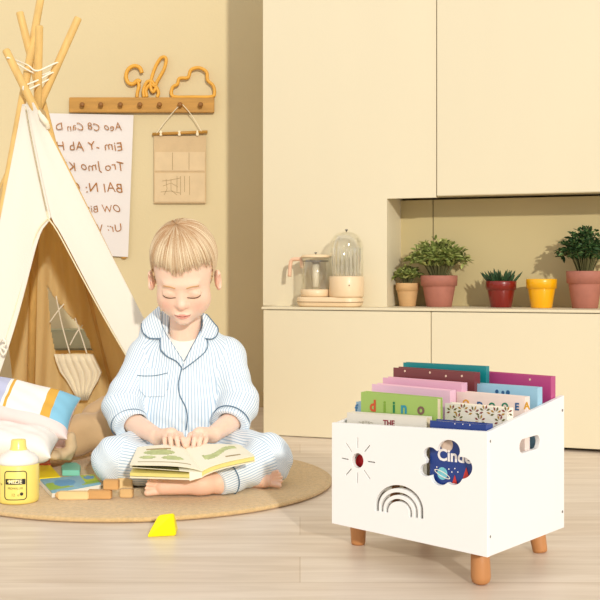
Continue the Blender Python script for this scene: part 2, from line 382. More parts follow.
# ================================================================== kettle station
PK = mat('peach_plastic', hexc('E8CDA6'), .4, .03, 10, coat=.2); LINE = mat('brown_band', hexc('7A5A3A'), .5)
def glassm(name, tint):
    m = bpy.data.materials.new(name); m.use_nodes = True; n, l = nodes(m); b = n['Principled BSDF']
    tr = n.new('ShaderNodeBsdfTransparent'); tr.inputs[0].default_value = (*tint, 1)
    gl = n.new('ShaderNodeBsdfGlossy'); gl.inputs['Roughness'].default_value = .08; gl.inputs['Color'].default_value = (1, .99, .96, 1)
    lw = n.new('ShaderNodeLayerWeight'); lw.inputs[0].default_value = .25; mm = n.new('ShaderNodeMath'); mm.operation = 'MULTIPLY'; mm.inputs[1].default_value = .45; l.new(lw.outputs['Facing'], mm.inputs[0])
    ad = n.new('ShaderNodeMath'); ad.operation = 'ADD'; ad.inputs[1].default_value = .03; l.new(mm.outputs[0], ad.inputs[0])
    mx = n.new('ShaderNodeMixShader'); l.new(ad.outputs[0], mx.inputs[0]); l.new(tr.outputs[0], mx.inputs[1]); l.new(gl.outputs[0], mx.inputs[2]); l.new(mx.outputs[0], n['Material Output'].inputs['Surface'])
    return m
GL = glassm('clear_glass', (.985, .985, .97))
kc, _ = cab(330, .062); kc = Vector((kc.x, kc.y, CT+.0003)); S = kc.y/F
e = empty('drinks_station', kc, 'peach two-part kettle base holding a glass dome jar, on the worktop', 'kettle')
def rrect(hw, hd, rad, n=8):
    out = []
    for (sx, sy, a0) in ((1, 1, 0), (-1, 1, 90), (-1, -1, 180), (1, -1, 270)):
        for i in range(n+1):
            a = math.radians(a0+90*i/n); out.append((sx*(hw-rad)+rad*math.cos(a), sy*(hd-rad)+rad*math.sin(a)))
    return out
def rr_slab(mb, c, hw, hd, rad, zs, k=0):
    rows = []
    for (z, g) in zs:
        rows.append([Vector(c)+R_*x+DD*y+Z_*z for x, y in rrect(hw-g, hd-g, max(rad-g, .002))])
    n = len(rows[0]); vs = [v for r in rows for v in r]; fs = []
    for i in range(len(rows)-1):
        for j in range(n): fs.append((i*n+j, i*n+(j+1) % n, (i+1)*n+(j+1) % n, (i+1)*n+j))
    fs.append(tuple(range(n))[::-1]); fs.append(tuple((len(rows)-1)*n+j for j in range(n))); mb.add(vs, fs, k)
mb = MB(); rr_slab(mb, kc, .105, .052, .045, [(0, .010), (.004, .004), (.014, .001), (.0145, .0)])
rr_slab(mb, kc, .105, .052, .045, [(.0165, 0), (.026, .001), (.030, .004), (.031, .008)])
link('base', mb.me(), PK, e); mb = MB(); rr_slab(mb, kc, .104, .051, .044, [(.0143, 0), (.0167, 0)]); link('band', mb.me(), LINE, e, label='thin brown line around the base')
jc = kc+R_*.054+Z_*.031; r = 17.2*S
link('warmer', MB().lathe(jc, [(r*.98, 0), (r*1.02, .004), (r*1.02, .060), (r*.98, .064), (0, .064)], 40).me(), PK, e, smooth=True)
link('button', MB().box(jc+Vector((.006, -r*1.02, .036)), (.0018, 0, 0), (0, .0012, 0), (0, 0, .0022), bev=.0006).me(), LINE, e)
H = .138
def dome(r, h, t=.0022):
    out = [(r, 0)]; hh = h-r*.9
    for i in range(0, 11): a = math.pi/2*i/10; out.append((r*math.cos(a)**.8 if i < 10 else 0.0, hh+r*.9*math.sin(a)))
    inn = [(max(x-t, 0), max(z-(t if z > hh else 0), 0)) for x, z in out][::-1]
    return out+inn
link('glass_dome', MB().lathe(jc+Z_*.064, dome(r*.98, 46*S-.005), 40).me(), GL, e, smooth=True)
fl = MB()
for i in range(20):
    a = 2*math.pi*i/20; fl.tube([jc+Vector((math.cos(a)*r*.82, math.sin(a)*r*.82, .066)), jc+Vector((math.cos(a)*r*.82, math.sin(a)*r*.82, .066+.085))], .0016, 5)
link('ribbed_insert', fl.me(), mat('frosted_rib', hexc('F2EBD8'), .35, .03, 10, alpha=.5), e)
link('knob', MB().lathe(jc+Z_*(.064+46*S-.006), [(.002, 0), (.002, .003), (.0042, .004), (.0042, .008), (0, .009)], 16).me(), mat('steel', hexc('8B8579'), .3, .02, 10, metal=.8), e, smooth=True)
# glass jug with lid & handle (lifts off)
gc = kc-R_*.047+Z_*.0315; r = 14.5*S
e = empty('glass_jug', gc, 'lidded glass jug with peach handle, left of the dome jar on the kettle base', 'jug')
link('foot', MB().lathe(gc, [(r*1.0, 0), (r*1.06, .003), (r*1.06, .020), (r, .023), (0, .023)], 36).me(), PK, e, smooth=True)
link('body', MB().lathe(gc+Z_*.0232, [(r, 0), (r, .098), (r-.002, .098), (r-.002, .002), (0, .002)], 36).me(), GL, e, smooth=True)
link('strainer', MB().lathe(gc+Z_*.108, [(r*.82, 0), (r*.9, .001), (r*.9, .0045), (r*.82, .005)], 30).me(), mat('steel2', hexc('6B655B'), .35, .02, 10, metal=.7), e)
link('infuser', MB().lathe(gc+Z_*.03, [(r*.22, 0), (r*.24, .001), (r*.24, .078), (0, .078)], 16).me(), mat('infuser_milk', hexc('F3E8CF'), .4, .02, 10), e, smooth=True)
link('lid', MB().lathe(gc+Z_*.1215, [(r*1.02, 0), (r*1.04, .001), (r*1.04, .004), (r*.9, .009), (0, .0105)], 36).me(), PK, e, smooth=True)
link('knob', MB().lathe(gc+Z_*.131, [(.002, 0), (.002, .003), (.004, .0035), (.004, .007), (0, .008)], 16).me(), bpy.data.materials['steel'], e, smooth=True)
hp = [gc-R_*(r*1.0)+Z_*.090, gc-R_*(r+.004)+Z_*.115, gc-R_*(r+.016)+Z_*.117, gc-R_*(r+.034)+Z_*.115, gc-R_*(r+.040)+Z_*.100, gc-R_*(r+.043)+Z_*.062]
link('handle', MB().tube(smooth_path(hp, 5), .0060, 10).me(), mat('pink_peach', hexc('E9BFA0'), .4), e, smooth=True)
# ================================================================== wall things
WY = 4.355
def W(px, py, off=0.0): return P(px, py, WY-off)
SW = WY/F
OAK = mat('oak_rail', hexc('B9883F'), .5, .14, 6, bump=.2, bscale=60, stretch=(1, 1, 12), spec=.3)
PINE = mat('pine_pole', hexc('DDB56E'), .55, .12, 5, stretch=(10, 10, 1))
a = W(70, 98); b_ = W(214.5, 113)
e = empty('peg_rail', ((a.x+b_.x)/2, WY-.01, (a.z+b_.z)/2), 'long oak rail with seven round pegs on the wall', 'rail')
link('rail', MB().box(((a.x+b_.x)/2, WY-.0095, (a.z+b_.z)/2), ((b_.x-a.x)/2, 0, 0), (0, .009, 0), (0, 0, (a.z-b_.z)/2), bev=.002).me(), OAK, e)
for px in (83, 101.5, 121, 140.5, 160, 180.5, 201):
    c = W(px, 105.3, .019); mb = MB(); prof = [(.004, 0), (.004, .012), (.009, .014), (.0098, .018), (.007, .022), (0, .023)]
    rows = [[c+Vector((rr*math.cos(2*math.pi*j/16), -z, rr*math.sin(2*math.pi*j/16))) for j in range(16)] for rr, z in prof]
    vs = [v for r_ in rows for v in r_]; fs = [(i*16+j, i*16+(j+1) % 16, (i+1)*16+(j+1) % 16, (i+1)*16+j) for i in range(5) for j in range(16)]
    link('peg', mb.add(vs, fs).me(), mat('dark_oak', hexc('8A5B28'), .5, .1, 20), e, smooth=True)
RIM = mat('ochre_wood_outline', hexc('DDA23A'), .45, .1, 30)
def outline(pts, rad, closed, off=.012):
    return MB().tube(smooth_path([W(x, y, off) for x, y in pts], 6, closed), rad, 8, closed=closed).me()
# scribble shape: looped letters
e = empty('wooden_script_letters', W(146, 98, .012), 'ochre wooden looped letter outline standing on the rail beside the cloud', 'wall decoration')
link('curl', outline([(142, 73), (139.5, 67.5), (133.5, 66), (127.8, 70), (126, 77), (128.5, 83), (133, 84), (137.5, 80.5), (140.5, 82)], .0075, False), RIM, e, smooth=True)
link('stem', outline([(137.5, 81), (139, 86), (137.5, 92), (137, 97.2)], .0065, False), RIM, e, smooth=True)
link('loop', outline([(157, 86), (153, 92), (150.5, 84), (155, 68), (161, 58), (166, 58.5), (164.5, 68), (157.5, 81), (155, 86), (152, 81.5), (147, 82), (143.5, 90), (144, 97.2)], .0065, False), RIM, e, smooth=True)
link('bowl', outline([(147, 97), (146, 90), (150, 85), (156, 87), (158.5, 93), (157, 97.2)], .0065, False), RIM, e, smooth=True)
o = link('wooden_cloud', outline([(171.5, 94.5), (172.5, 87.5), (177.5, 84), (179.5, 78.5), (188, 77.5), (191, 70), (199, 67.8), (206.5, 72), (207.5, 80), (213, 85.5), (214.5, 93), (211, 96.8), (192, 97), (176, 97)], .0065, True), RIM, smooth=True)
tag(settle(o), 'ochre wooden cloud outline standing on the right end of the rail', 'wall decoration')
# alphabet poster
PAP = mat('poster_paper', hexc('DDD6D2'), .7, .02, 5); INK = mat('orange_brown_ink', hexc('A2682A'), .7, .2, 40)
pa, pb, pc, pd = W(36, 113, .004), W(133.5, 115, .004), W(128, 257, .010), W(34, 252, .010)
e = empty('alphabet_poster', W(85, 256, .006), 'tall white paper poster of hand-lettered alphabet rows below the rail', 'poster')
vs = []; n = 14
for i in range(n+1):
    for j in range(n+1):
        p = pa.lerp(pb, j/n).lerp(pd.lerp(pc, j/n), i/n); p.y -= .006*math.sin(i/n*3)*math.sin(j/n*5+1)**2; vs.append(p)
vs2 = vs+[v+Vector((0, .0012, 0)) for v in vs]; N2 = (n+1)**2; fs = []
for i in range(n):
    for j in range(n):
        q = (i*(n+1)+j, i*(n+1)+j+1, (i+1)*(n+1)+j+1, (i+1)*(n+1)+j); fs.append(q[::-1]); fs.append(tuple(k+N2 for k in q))
link('sheet', mesh(vs2, fs), PAP, e, smooth=True)
for txt, cx, cy, wpx in (('Aeo C8 Can D', 89, 127, 66), ('Eim -Y Ab H', 90, 146.5, 66), ('Tro Jmo Kiq', 92, 166.5, 64), ('BAl N: Qa', 94, 188, 58), ('OW Bis F', 100, 209, 42), ('Ur: Ve', 107, 228, 30)):
    v, f = text2d(txt, .052, .0004, off=-.00025, shear=.15, spacing=1.06); xs = [q.x for q in v]; s = wpx*SW/(max(xs)-min(xs))
    c = W(cx, cy, .0145); j = [random.uniform(-1, 1) for _ in range(3)]
    v = [c+Vector((-q.x*s, 0, q.y*min(s, 1.1)))+Vector((0, q.z, .003*math.sin(q.x*90+j[0]*3))) for q in v]
    link('lettering', mesh(v, [g[::-1] for g in f]), INK, e)
link('clip', MB().box(W(124, 257.5, .006), (.010, 0, 0), (0, .004, 0), (0, 0, .005), bev=.003).me(), OAK, e)
# hanging pocket calendar
e = empty('hanging_wall_calendar', W(180, 203, .01), 'small beige fabric pocket chart hanging by string from the sixth peg', 'wall hanging')
FAB = mat('greige_cloth', hexc('C9AE86'), .8, .05, 20, bump=.2, bscale=300); FAB2 = mat('greige_pocket', hexc('D2B992'), .7, .05, 20); DRK = mat('faint_pen', hexc('8E7650'), .8)
a, b_ = W(153.8, 136, .006), W(206, 203.5, .006)
link('cloth', MB().box(((a.x+b_.x)/2, WY-.006, (a.z+b_.z)/2), ((b_.x-a.x)/2, 0, 0), (0, .0015, 0), (0, 0, (a.z-b_.z)/2), bev=.001).me(), FAB, e)
for (y0, y1) in ((152, 171), (173, 202)):
    a2, b2 = W(154.8, y0, .009), W(205, y1, .009); link('pocket', MB().box(((a2.x+b2.x)/2, WY-.009, (a2.z+b2.z)/2), ((b2.x-a2.x)/2, 0, 0), (0, .0012, 0), (0, 0, (a2.z-b2.z)/2), bev=.0008).me(), FAB2, e)
link('rod', MB().tube([W(152.5, 134.2, .010), W(207.5, 131.8, .010)], .006, 10).me(), OAK, e, smooth=True)
for px in (161, 179.5, 197.5): link('strap', MB().box(W(px, 133.4, .010), (.005, 0, 0), (0, .0072, 0), (0, 0, .010), bev=.002).me(), mat('pale_tape', hexc('E8D8B8'), .7), e)
link('string', MB().tube(smooth_path([W(156.5, 133.5, .014), W(168, 118, .02), W(180.5, 104.5, .034), W(182.5, 104.5, .034), W(193, 117, .02), W(201.5, 131.5, .014)], 5), .0016, 5).me(), mat('cotton_string', hexc('E9DABB'), .8), e)
mb = MB()
for x in (172.5, 189): mb.tube([W(x, 152.5, .0105), W(x, 170, .0105)], .0009, 4)
for i, x in enumerate((177, 180.5, 184.5, 189.5)): mb.tube([W(x, 176, .0105), W(x, 192+(i % 2)*3, .0105)], .0008, 4)
for pts in (((162, 181), (171, 180), (180, 178)), ((163, 186), (171, 183), (178, 187)), ((166, 179), (167, 189), (164, 195)), ((171, 179), (171, 190), (177, 195)), ((161, 192), (170, 191), (180, 193))): mb.tube([W(x, y, .0105) for x, y in pts], .0008, 4)
link('pen_marks', mb.me(), DRK, e)
# ================================================================== rug
RUGC = Vector((-.385, 2.775, 0)); RR = .462
def rug_mat():
    m = mat('woven_tan_rug', hexc('DDBB85'), .95, .12, 120, bump=.9, bscale=420, sheen=.3); return m
prof = [(RR-.004, .001), (RR, .004), (RR+.0005, .008), (RR-.005, .0115), (RR-.012, .010), (RR-.018, .0115)]
for r in np.linspace(RR-.03, .01, 14): prof.append((r, .0118+.0005*math.sin(r*90)))
prof.append((0, .0118))
o = link('rug', MB().lathe(RUGC, prof, 96).me(), rug_mat(), smooth=True); tag(settle(o), 'round tan woven rug under the seated child and the toys', 'rug')
RZ = .0125
def onrug(px, py, z=RZ): return onfloor(px, py, z)
# ================================================================== teepee
CANV = mat('cream_canvas', hexc('F1E6CC'), .85, .03, 5, bump=.25, bscale=420, sheen=.1)
def canvas_mat(nm, hx, tf):
    m = bpy.data.materials.new(nm); m.use_nodes = True; n, l = nodes(m); b = n['Principled BSDF']; out = n['Material Output']
    tc = n.new('ShaderNodeTexCoord'); no = n.new('ShaderNodeTexNoise'); no.inputs['Scale'].default_value = 260; l.new(tc.outputs['Object'], no.inputs['Vector'])
    bp = n.new('ShaderNodeBump'); bp.inputs['Strength'].default_value = .2; bp.inputs['Distance'].default_value = .002; l.new(no.outputs['Fac'], bp.inputs['Height']); l.new(bp.outputs['Normal'], b.inputs['Normal'])
    b.inputs['Base Color'].default_value = (*hexc(hx), 1); b.inputs['Roughness'].default_value = .9
    tr = n.new('ShaderNodeBsdfTranslucent'); tr.inputs['Color'].default_value = (*hexc('F0D69C'), 1); l.new(bp.outputs['Normal'], tr.inputs['Normal'])
    mx = n.new('ShaderNodeMixShader'); mx.inputs[0].default_value = tf; l.new(b.outputs[0], mx.inputs[1]); l.new(tr.outputs[0], mx.inputs[2]); l.new(mx.outputs[0], out.inputs['Surface'])
    return m
CAN = canvas_mat('thin_canvas', 'F8F4E8', .25); CANGLOW = canvas_mat('sunglow_tinted_canvas', 'EEDAA6', .45)  # side and back panels: same canvas, glow of sunlight through it tinted into the colour
class Pole:
    def __init__(s, bx, by, cx, cD, yt):
        s.b = onfloor(bx, by, .003); s.c = P(cx, 105, cD); s.yt = yt
    def z(s, z): t = (z-s.b.z)/(s.c.z-s.b.z); return s.b+(s.c-s.b)*t
pFL = Pole(-45, 476, 21.5, 3.24, -40); pFR = Pole(206, 455, 33, 3.20, 50); pBL = Pole(-110, 441, 39.5, 3.33, 18); pBR = Pole(125, 431, 43, 3.36, 12); pBM = Pole(30, 431.5, 37.5, 3.30, 26)
tent = empty('teepee_tent', Vector((-.72, 3.28, 0)), 'cream canvas teepee play tent with wooden poles, left of the child', 'play tent')
for q in (pFL, pFR, pBL, pBR, pBM):
    # extend past the crossing until the wanted image height
    z = 1.0
    while True:
        p = q.z(z); y = HY-(p.z-CZ)/p.y*F
        if y <= q.yt or z > 1.6: break
        z += .004
    link('pole', MB().tube([q.b, q.z(.5), q.z(1.0), p-(p-q.b).normalized()*.004, p], [.0125, .012, .0115, .011, .0085], 14).me(), PINE, tent, smooth=True)
# cord wound round the pole crossing
CORD = mat('white_cord', hexc('F4EEDC'), .8)
def pz(q, py, off=-.013):
    z = .95
    while True:
        p = q.z(z); 
        if HY-(p.z-CZ)/p.y*F <= py: return p+Vector((0, off, 0))
        z += .002
link('cord', MB().tube(smooth_path([pz(pFR, 59), pz(pFL, 66), pz(pBM, 72), pz(pBL, 64), pz(pBL, 66, .014), pz(pBM, 74, .014), pz(pFR, 60, .014)], 6, True), .0026, 6, closed=True).me(), CORD, tent, smooth=True)
link('cord', MB().tube(smooth_path([pz(pFR, 88), pz(pFL, 87), pz(pBM, 82), pz(pBL, 74), pz(pBL, 76, .014), pz(pFR, 90, .014)], 6, True), .0026, 6, closed=True).me(), CORD, tent, smooth=True)
ZT = .978
def pt(A, B, s, t, sag=.02, fold=.004, nf=5, ph=0, out=Vector((0, 0, 0))):
    """t: 0 at the crossing, 1 at the floor"""
    z = ZT*(1-t)+.016*t
    a = A.z(z); b = B.z(z); p = a.lerp(b, s); n = (b-a).cross(Z_).normalized()
    w_ = sag*math.sin(math.pi*s)*min(1, t*2)+fold*t*math.sin(nf*math.pi*2*s+ph+2.2*math.sin(t*3+ph))+.003*math.sin(t*9+s*7+ph)*t
    return p+n*(-w_)+out
def sheet(A, B, s0, s1, t0=0, t1=1, ns=40, nt=60, hole=None, thick=.0018, outo=.017, **kw):
    """canvas panel between two poles; s0, s1 are functions of t"""
    vs = []; a0 = (A.z(.5)+B.z(.5))/2-(pFL.z(.5)+pFR.z(.5)+pBL.z(.5)+pBR.z(.5))/4; a0.z = 0; o = a0.normalized()*outo
    for i in range(nt+1):
        t = t0+(t1-t0)*i/nt; u, v = s0(t), s1(t)
        for j in range(ns+1): vs.append(pt(A, B, u+(v-u)*j/ns, t, out=o, **kw))
    fs = []
    for i in range(nt):
        for j in range(ns):
            q = (i*(ns+1)+j, i*(ns+1)+j+1, (i+1)*(ns+1)+j+1, (i+1)*(ns+1)+j)
            if hole and hole(sum((vs[k] for k in q), Vector())/4): continue
            fs.append(q)
    me = mesh(vs, fs); bm = bmesh.new(); bm.from_mesh(me); bmesh.ops.solidify(bm, geom=bm.faces[:], thickness=thick); bm.to_mesh(me); bm.free(); return me
def sof(px, t, A=pFL, B=pFR):
    z = ZT*(1-t)+.016*t; a = A.z(z); b = B.z(z); k = (px-300)/F; a = a+Vector((0, -.012, 0)); b = b+Vector((0, -.012, 0)); return (k*a.y-a.x)/((b.x-a.x)-k*(b.y-a.y))
def tof(py): # approximate t for image row on the front face
    D = 3.2-(py-108)/350*.2; z = CZ-(py-HY)/F*D; return (ZT-z)/(ZT-.016)
tO = tof(222)
# opening edges (tied back to the poles towards the floor)
def mid(t): return .5+(sof(49, tO)-.5)*min(1, t/tO)
def le(t):
    if t <= tO: return mid(t)
    u = (t-tO)/(1-tO); return max(.035, sof(49, tO)*(1-u)**1.0-.0)*(1-.25*math.sin(math.pi*u)*0)+.0
def lpath(t):
    if t <= tO: return mid(t)
    u = min(1, (t-tO)/(1-tO)); return max(.03, mid(tO)+(.03-mid(tO))*u**.45)
def rpath(t):
    if t <= tO: return mid(t)
    u = min(1, (t-tO)/(1-tO)); return min(.93, mid(tO)+(.93-mid(tO))*(u**.62))
link('front_panel', sheet(pFL, pFR, lambda t: -.02, lambda t: lpath(t), fold=.010, nf=2.2, ph=.6, sag=-.012).copy(), CAN, tent, smooth=True)
link('front_panel', sheet(pFL, pFR, lambda t: rpath(t), lambda t: 1.02, fold=.010, nf=2.6, ph=2.1, sag=-.012).copy(), CAN, tent, smooth=True)
# stitched hems along the opening
for fn in (lpath, rpath):
    o_ = Vector((0, -.020, 0))
    link('hem', MB().tube([pt(pFL, pFR, fn(t)+(-.012 if fn is lpath else .012)*(t > tO), t, sag=-.012, fold=.009, nf=2.4, ph=1.2)+o_ for t in np.linspace(.02, .99, 50)], .0022, 5).me(), mat('hem_tape', hexc('EADCB8'), .8), tent, smooth=True)
link('side_panel', sheet(pFR, pBR, lambda t: .01, lambda t: 1.02, outo=.002, fold=.008, nf=3, ph=.3).copy(), CANGLOW, tent, smooth=True)
WINP = [(47, 286), (56, 300), (70, 316), (84, 330), (90, 342), (93, 353), (78, 354), (56, 355), (51, 330)]
def hole(p):
    px = 300+p.x/p.y*F; py = HY-(p.z-CZ)/p.y*F; return bool(inpoly(np.array([px]), np.array([py]), WINP)[0])
link('back_panel', sheet(pBR, pBM, lambda t: -.02, lambda t: 1.0, fold=.010, nf=4, ph=.9, hole=hole, ns=90, nt=160).copy(), CANGLOW, tent, smooth=True)
link('back_panel', sheet(pBM, pBL, lambda t: .0, lambda t: 1.02 if t < .42 else .12+.9*(1-(t-.42)/.58)**3, fold=.012, nf=5, ph=1.9).copy(), CANGLOW, tent, smooth=True)
link('side_panel', sheet(pBL, pFL, lambda t: -.02, lambda t: .99, outo=.004, fold=.008, nf=3, ph=2.3).copy(), CANGLOW, tent, smooth=True)
# sheer curtain and cords over the window
def bp(px, py, off=.03):
    # point on the back panel along an image ray
    best = None
    for D in np.linspace(3.2, 4.2, 200):
        p = P(px, py, D); A = pBM.z(p.z); B = pBR.z(p.z); n = (B-A).cross(Z_)
        if (p-A).dot(n) > 0 if (P(px, py, 3.0)-A).dot(n) < 0 else (p-A).dot(n) < 0: return P(px, py, D-off)
    return P(px, py, 3.7)
for pts in (((56, 296), (62, 325), (70, 354)), ((75, 318), (81, 335), (87, 354)), ((50, 322), (57, 312), (64, 304)), ((70, 345), (77, 332), (83, 325))):
    link('window_cord', MB().tube(smooth_path([bp(*q) for q in pts], 5), .0022, 5).me(), CORD, tent, smooth=True)
def curtain(poly_rows, off, m, nfold=6, amp=.006):
    vs = []; n = 24
    for (xl, xr, y) in poly_rows:
        for j in range(n+1): p = bp(xl+(xr-xl)*j/n, y, off); p.y += amp*math.sin(nfold*math.pi*2*j/n); vs.append(p)
    R = len(poly_rows); fs = [(i*(n+1)+j, i*(n+1)+j+1, (i+1)*(n+1)+j+1, (i+1)*(n+1)+j) for i in range(R-1) for j in range(n)]
    me = mesh(vs, fs); bm = bmesh.new(); bm.from_mesh(me); bmesh.ops.solidify(bm, geom=bm.faces[:], thickness=.0012); bm.to_mesh(me); bm.free(); return me
link('window_curtain', curtain([(54, 93, 354), (56, 97, 362), (60, 102, 372), (66, 99, 380), (72, 93, 390), (78, 88, 400)], .035, None), CANV, tent, smooth=True)
# rolled flap knot at the left pole & leather-like tab near the crossing
link('tie_bow', MB().tube(smooth_path([P(0, 342, 2.95), P(3.5, 339, 2.94), P(6, 344, 2.94), P(2, 347, 2.94), P(6, 351, 2.94), P(3, 355, 2.94), P(0, 349, 2.95)], 5), .0028, 6).me(), CORD, tent, smooth=True)
link('corner_tab', MB().tube(smooth_path([P(38, 111, 3.2), P(42, 117, 3.17), P(47, 124, 3.17), P(48, 128, 3.18)], 5), [.006]*5+[.008]*5+[.006]*6, 8).me(), CANV, tent, smooth=True)
# pole sleeve seam down the front
link('seam', MB().tube([pt(pFL, pFR, mid(t), t, sag=-.012, fold=.009, nf=2.4, ph=1.2)+Vector((0, -.020, 0)) for t in np.linspace(.01, tO, 24)], .0018, 5).me(), mat('hem_tape', hexc('EADCB8'), .8), tent, smooth=True)
# low shelf bench behind the tent, seen through its window
bc = P(74, 352, 4.2)
e = empty('low_bench', (bc.x, bc.y, 0), 'low wooden bench with grey-green box, glimpsed through the tent window', 'bench')
link('seat', MB().box((bc.x, bc.y, bc.z), (.17, 0, 0), (0, .09, 0), (0, 0, .011), bev=.003).me(), OAK, e)
for sx in (-1, 1): link('leg', MB().box((bc.x+sx*.15, bc.y, bc.z/2-.006), (.012, 0, 0), (0, .08, 0), (0, 0, bc.z/2-.0055), bev=.002).me(), OAK, e)
o = link('storage_box', MB().box((bc.x, bc.y, bc.z+.0115+.036), (.13, 0, 0), (0, .07, 0), (0, 0, .036), bev=.006).me(), mat('grey_green_felt', hexc('A9A585'), .85, .06, 20)); tag(settle(o), 'grey-green box on the bench behind the tent window', 'box')
# ================================================================== cushions and blankets
def pillow(c, ax, ay, az, T, m, mi=None, n=36, puff=.55, seed=0):
    """ax, ay half-extents in the cushion plane; az unit thickness axis"""
    c = Vector(c); vs = []; fs = []; ks = []
    for side in (1, -1):
        o = len(vs)
        for i in range(n+1):
            for j in range(n+1):
                u = math.sin(math.pi/2*(2*i/n-1)); v = math.sin(math.pi/2*(2*j/n-1))
                k = max(0, (1-u**4)*(1-v**4))**puff
                pin = 1-.08*(1-abs(v)**2)*abs(u)**6; pin2 = 1-.08*(1-abs(u)**2)*abs(v)**6
                wr = .05*math.sin(u*7+seed+v*3)*math.sin(v*9+seed)*k
                vs.append(c+ax*u*pin+ay*v*pin2+az*T*side*(k+wr))
        for i in range(n):
            for j in range(n):
                q = (o+i*(n+1)+j, o+(i+1)*(n+1)+j, o+(i+1)*(n+1)+j+1, o+i*(n+1)+j+1); fs.append(q if side > 0 else q[::-1])
                u = math.sin(math.pi/2*(2*(i+.5)/n-1)); v = math.sin(math.pi/2*(2*(j+.5)/n-1)); ks.append(mi(u, v, side) if mi else 0)
    me = mesh(vs, fs, mi=ks); bm = bmesh.new(); bm.from_mesh(me); bmesh.ops.remove_doubles(bm, verts=bm.verts, dist=1e-5); bm.to_mesh(me); bm.free(); return me
cloths = [mat('white_cotton', hexc('F2EDE6'), .85, .02, 10, bump=.3, bscale=30), mat('lavender_cotton', hexc('BDC0DA'), .85, .03, 10), mat('ochre_stripe', hexc('DDA944'), .85, .03, 10),
          mat('sky_blue_cotton', hexc('86C0DA'), .85, .05, 10), mat('pale_pink_cotton', hexc('E9D3CE'), .85, .03, 10), mat('pale_lilac', hexc('E6DDE8'), .85, .02, 10)]
def stripe(u, v, side):
    if side < 0: return 4
    if v < -.62: return 4
    q = u
    if q > .62: return 3
    if q > .43: return 2
    if q > -.28: return 0
    if q > -.34: return 2
    if q > -.40: return 0
    return 1
c = P(27, 407, 2.80); a_ = Vector((.115, -.004, -.012)); 
e = tag(settle(link('cushion', pillow(c, Vector((.116, -.005, -.027)), Vector((.004, .066, .042)), Vector((-.05, -.60, .80)).normalized(), .036, None, stripe, n=150, seed=1.2), cloths, smooth=True)), 'striped cushion in white, lavender, ochre and sky blue, topmost by the tent opening', 'cushion')
c = P(16, 442, 2.68)
tag(settle(link('cushion', pillow(c, Vector((.092, 0, -.012)), Vector((-.004, .07, .014)), Vector((.05, -.3, .95)).normalized(), .036, None, None, seed=2.1), cloths[0], smooth=True)), 'plain white cushion lying under the striped cushion and behind the yellow bottle', 'cushion')
def heap(name, c, rx, ry, h, m, lab, seed, cat='blanket', n=70, amp=.25, fr=3.0):
    vs = []; fs = []
    for i in range(n+1):
        for j in range(n+1):
            u = 2*i/n-1; v = 2*j/n-1; r = min(1, (abs(u)**2.6+abs(v)**2.6)**(1/2.6))
            b = (1-r**3)
            z = h*b*(1-amp+amp*(math.sin(u*fr*2+seed+2*math.sin(v*fr+seed))+.6*math.sin(v*fr*2.3+u*fr*1.3+seed*2)))+ .0015
            vs.append(Vector((c.x+u*rx*(1+.08*math.sin(v*4+seed)), c.y+v*ry*(1+.08*math.sin(u*5+seed)), c.z+max(z, .001))))
    for i in range(n):
        for j in range(n): fs.append((i*(n+1)+j, (i+1)*(n+1)+j, (i+1)*(n+1)+j+1, i*(n+1)+j+1))
    me = mesh(vs, fs); bm = bmesh.new(); bm.from_mesh(me); bmesh.ops.solidify(bm, geom=bm.faces[:], thickness=.0015); bm.to_mesh(me); bm.free()
    return tag(settle(link(name, me, m, smooth=True)), lab, cat)
TAUPE = mat('tan_blanket', hexc('CBAA80'), .9, .05, 12, bump=.2, bscale=200, sheen=.2)
def cloth_heap(name, blobs, m, lab, cat, amp=.007, fr=46, seed=1.0, h=.003):
    lo = np.min([np.array(c)-np.array(r_) for c, r_ in blobs], 0)-.02; hi = np.max([np.array(c)+np.array(r_) for c, r_ in blobs], 0)+.02; lo[2] = .008
    def fn(p):
        d = None
        for k, (c, r_) in enumerate(blobs):
            e_ = ell(p, c, r_); d = e_ if d is None else smin(d, e_, .012)
        d = d+amp*np.sin(p[:, 0]*fr+p[:, 2]*fr*.9+3.0*np.sin(p[:, 0]*fr*.35+seed)+2*np.sin(p[:, 2]*fr*.5+seed))+amp*.5*np.sin(p[:, 2]*fr*1.7-p[:, 0]*fr*.5+seed)
        return smax(d, RZ+.0005-p[:, 2], .004)
    v_, f_ = nets(fn, lo, hi, h); return tag(settle(link(name, npmesh(v_, f_), m, smooth=True)), lab, cat)
def bl(px, py, D, rx, ry, rz): return (np.array(P(px, py, D)), (rx, ry, rz))
cloth_heap('blanket', [bl(92, 432, 3.0, .075, .06, .052), bl(112, 428, 3.02, .06, .06, .060), bl(76, 438, 2.99, .050, .05, .040), bl(100, 413, 3.06, .045, .045, .045), bl(122, 412, 3.08, .040, .04, .060), bl(130, 440, 3.0, .05, .05, .05)],
           mat('tan_blanket', hexc('C6A478'), .9, .05, 12, bump=.2, bscale=200, sheen=.2), 'crumpled tan blanket heaped inside the tent behind the child', 'blanket')
cloth_heap('folded_cloth', [bl(56, 441, 2.93, .045, .04, .028), bl(48, 447, 2.9, .05, .03, .022), bl(63, 448, 2.90, .025, .03, .018)], mat('dusty_pink_cloth', hexc('DDBBB0'), .9, .04, 12, bump=.2, bscale=200), 'dusty pink folded cloth under the tip of the striped cushion', 'cloth', seed=3, amp=.003)
cloth_heap('muslin_cloth', [bl(70, 446, 2.845, .016, .018, .034), bl(62, 453, 2.83, .024, .02, .014), bl(52, 455, 2.80, .020, .018, .011)], mat('muslin', hexc('D8BE98'), .9, .04, 12), 'small creased beige muslin between the cushions and the tan blanket', 'cloth', seed=5, amp=.003, fr=80, h=.002)
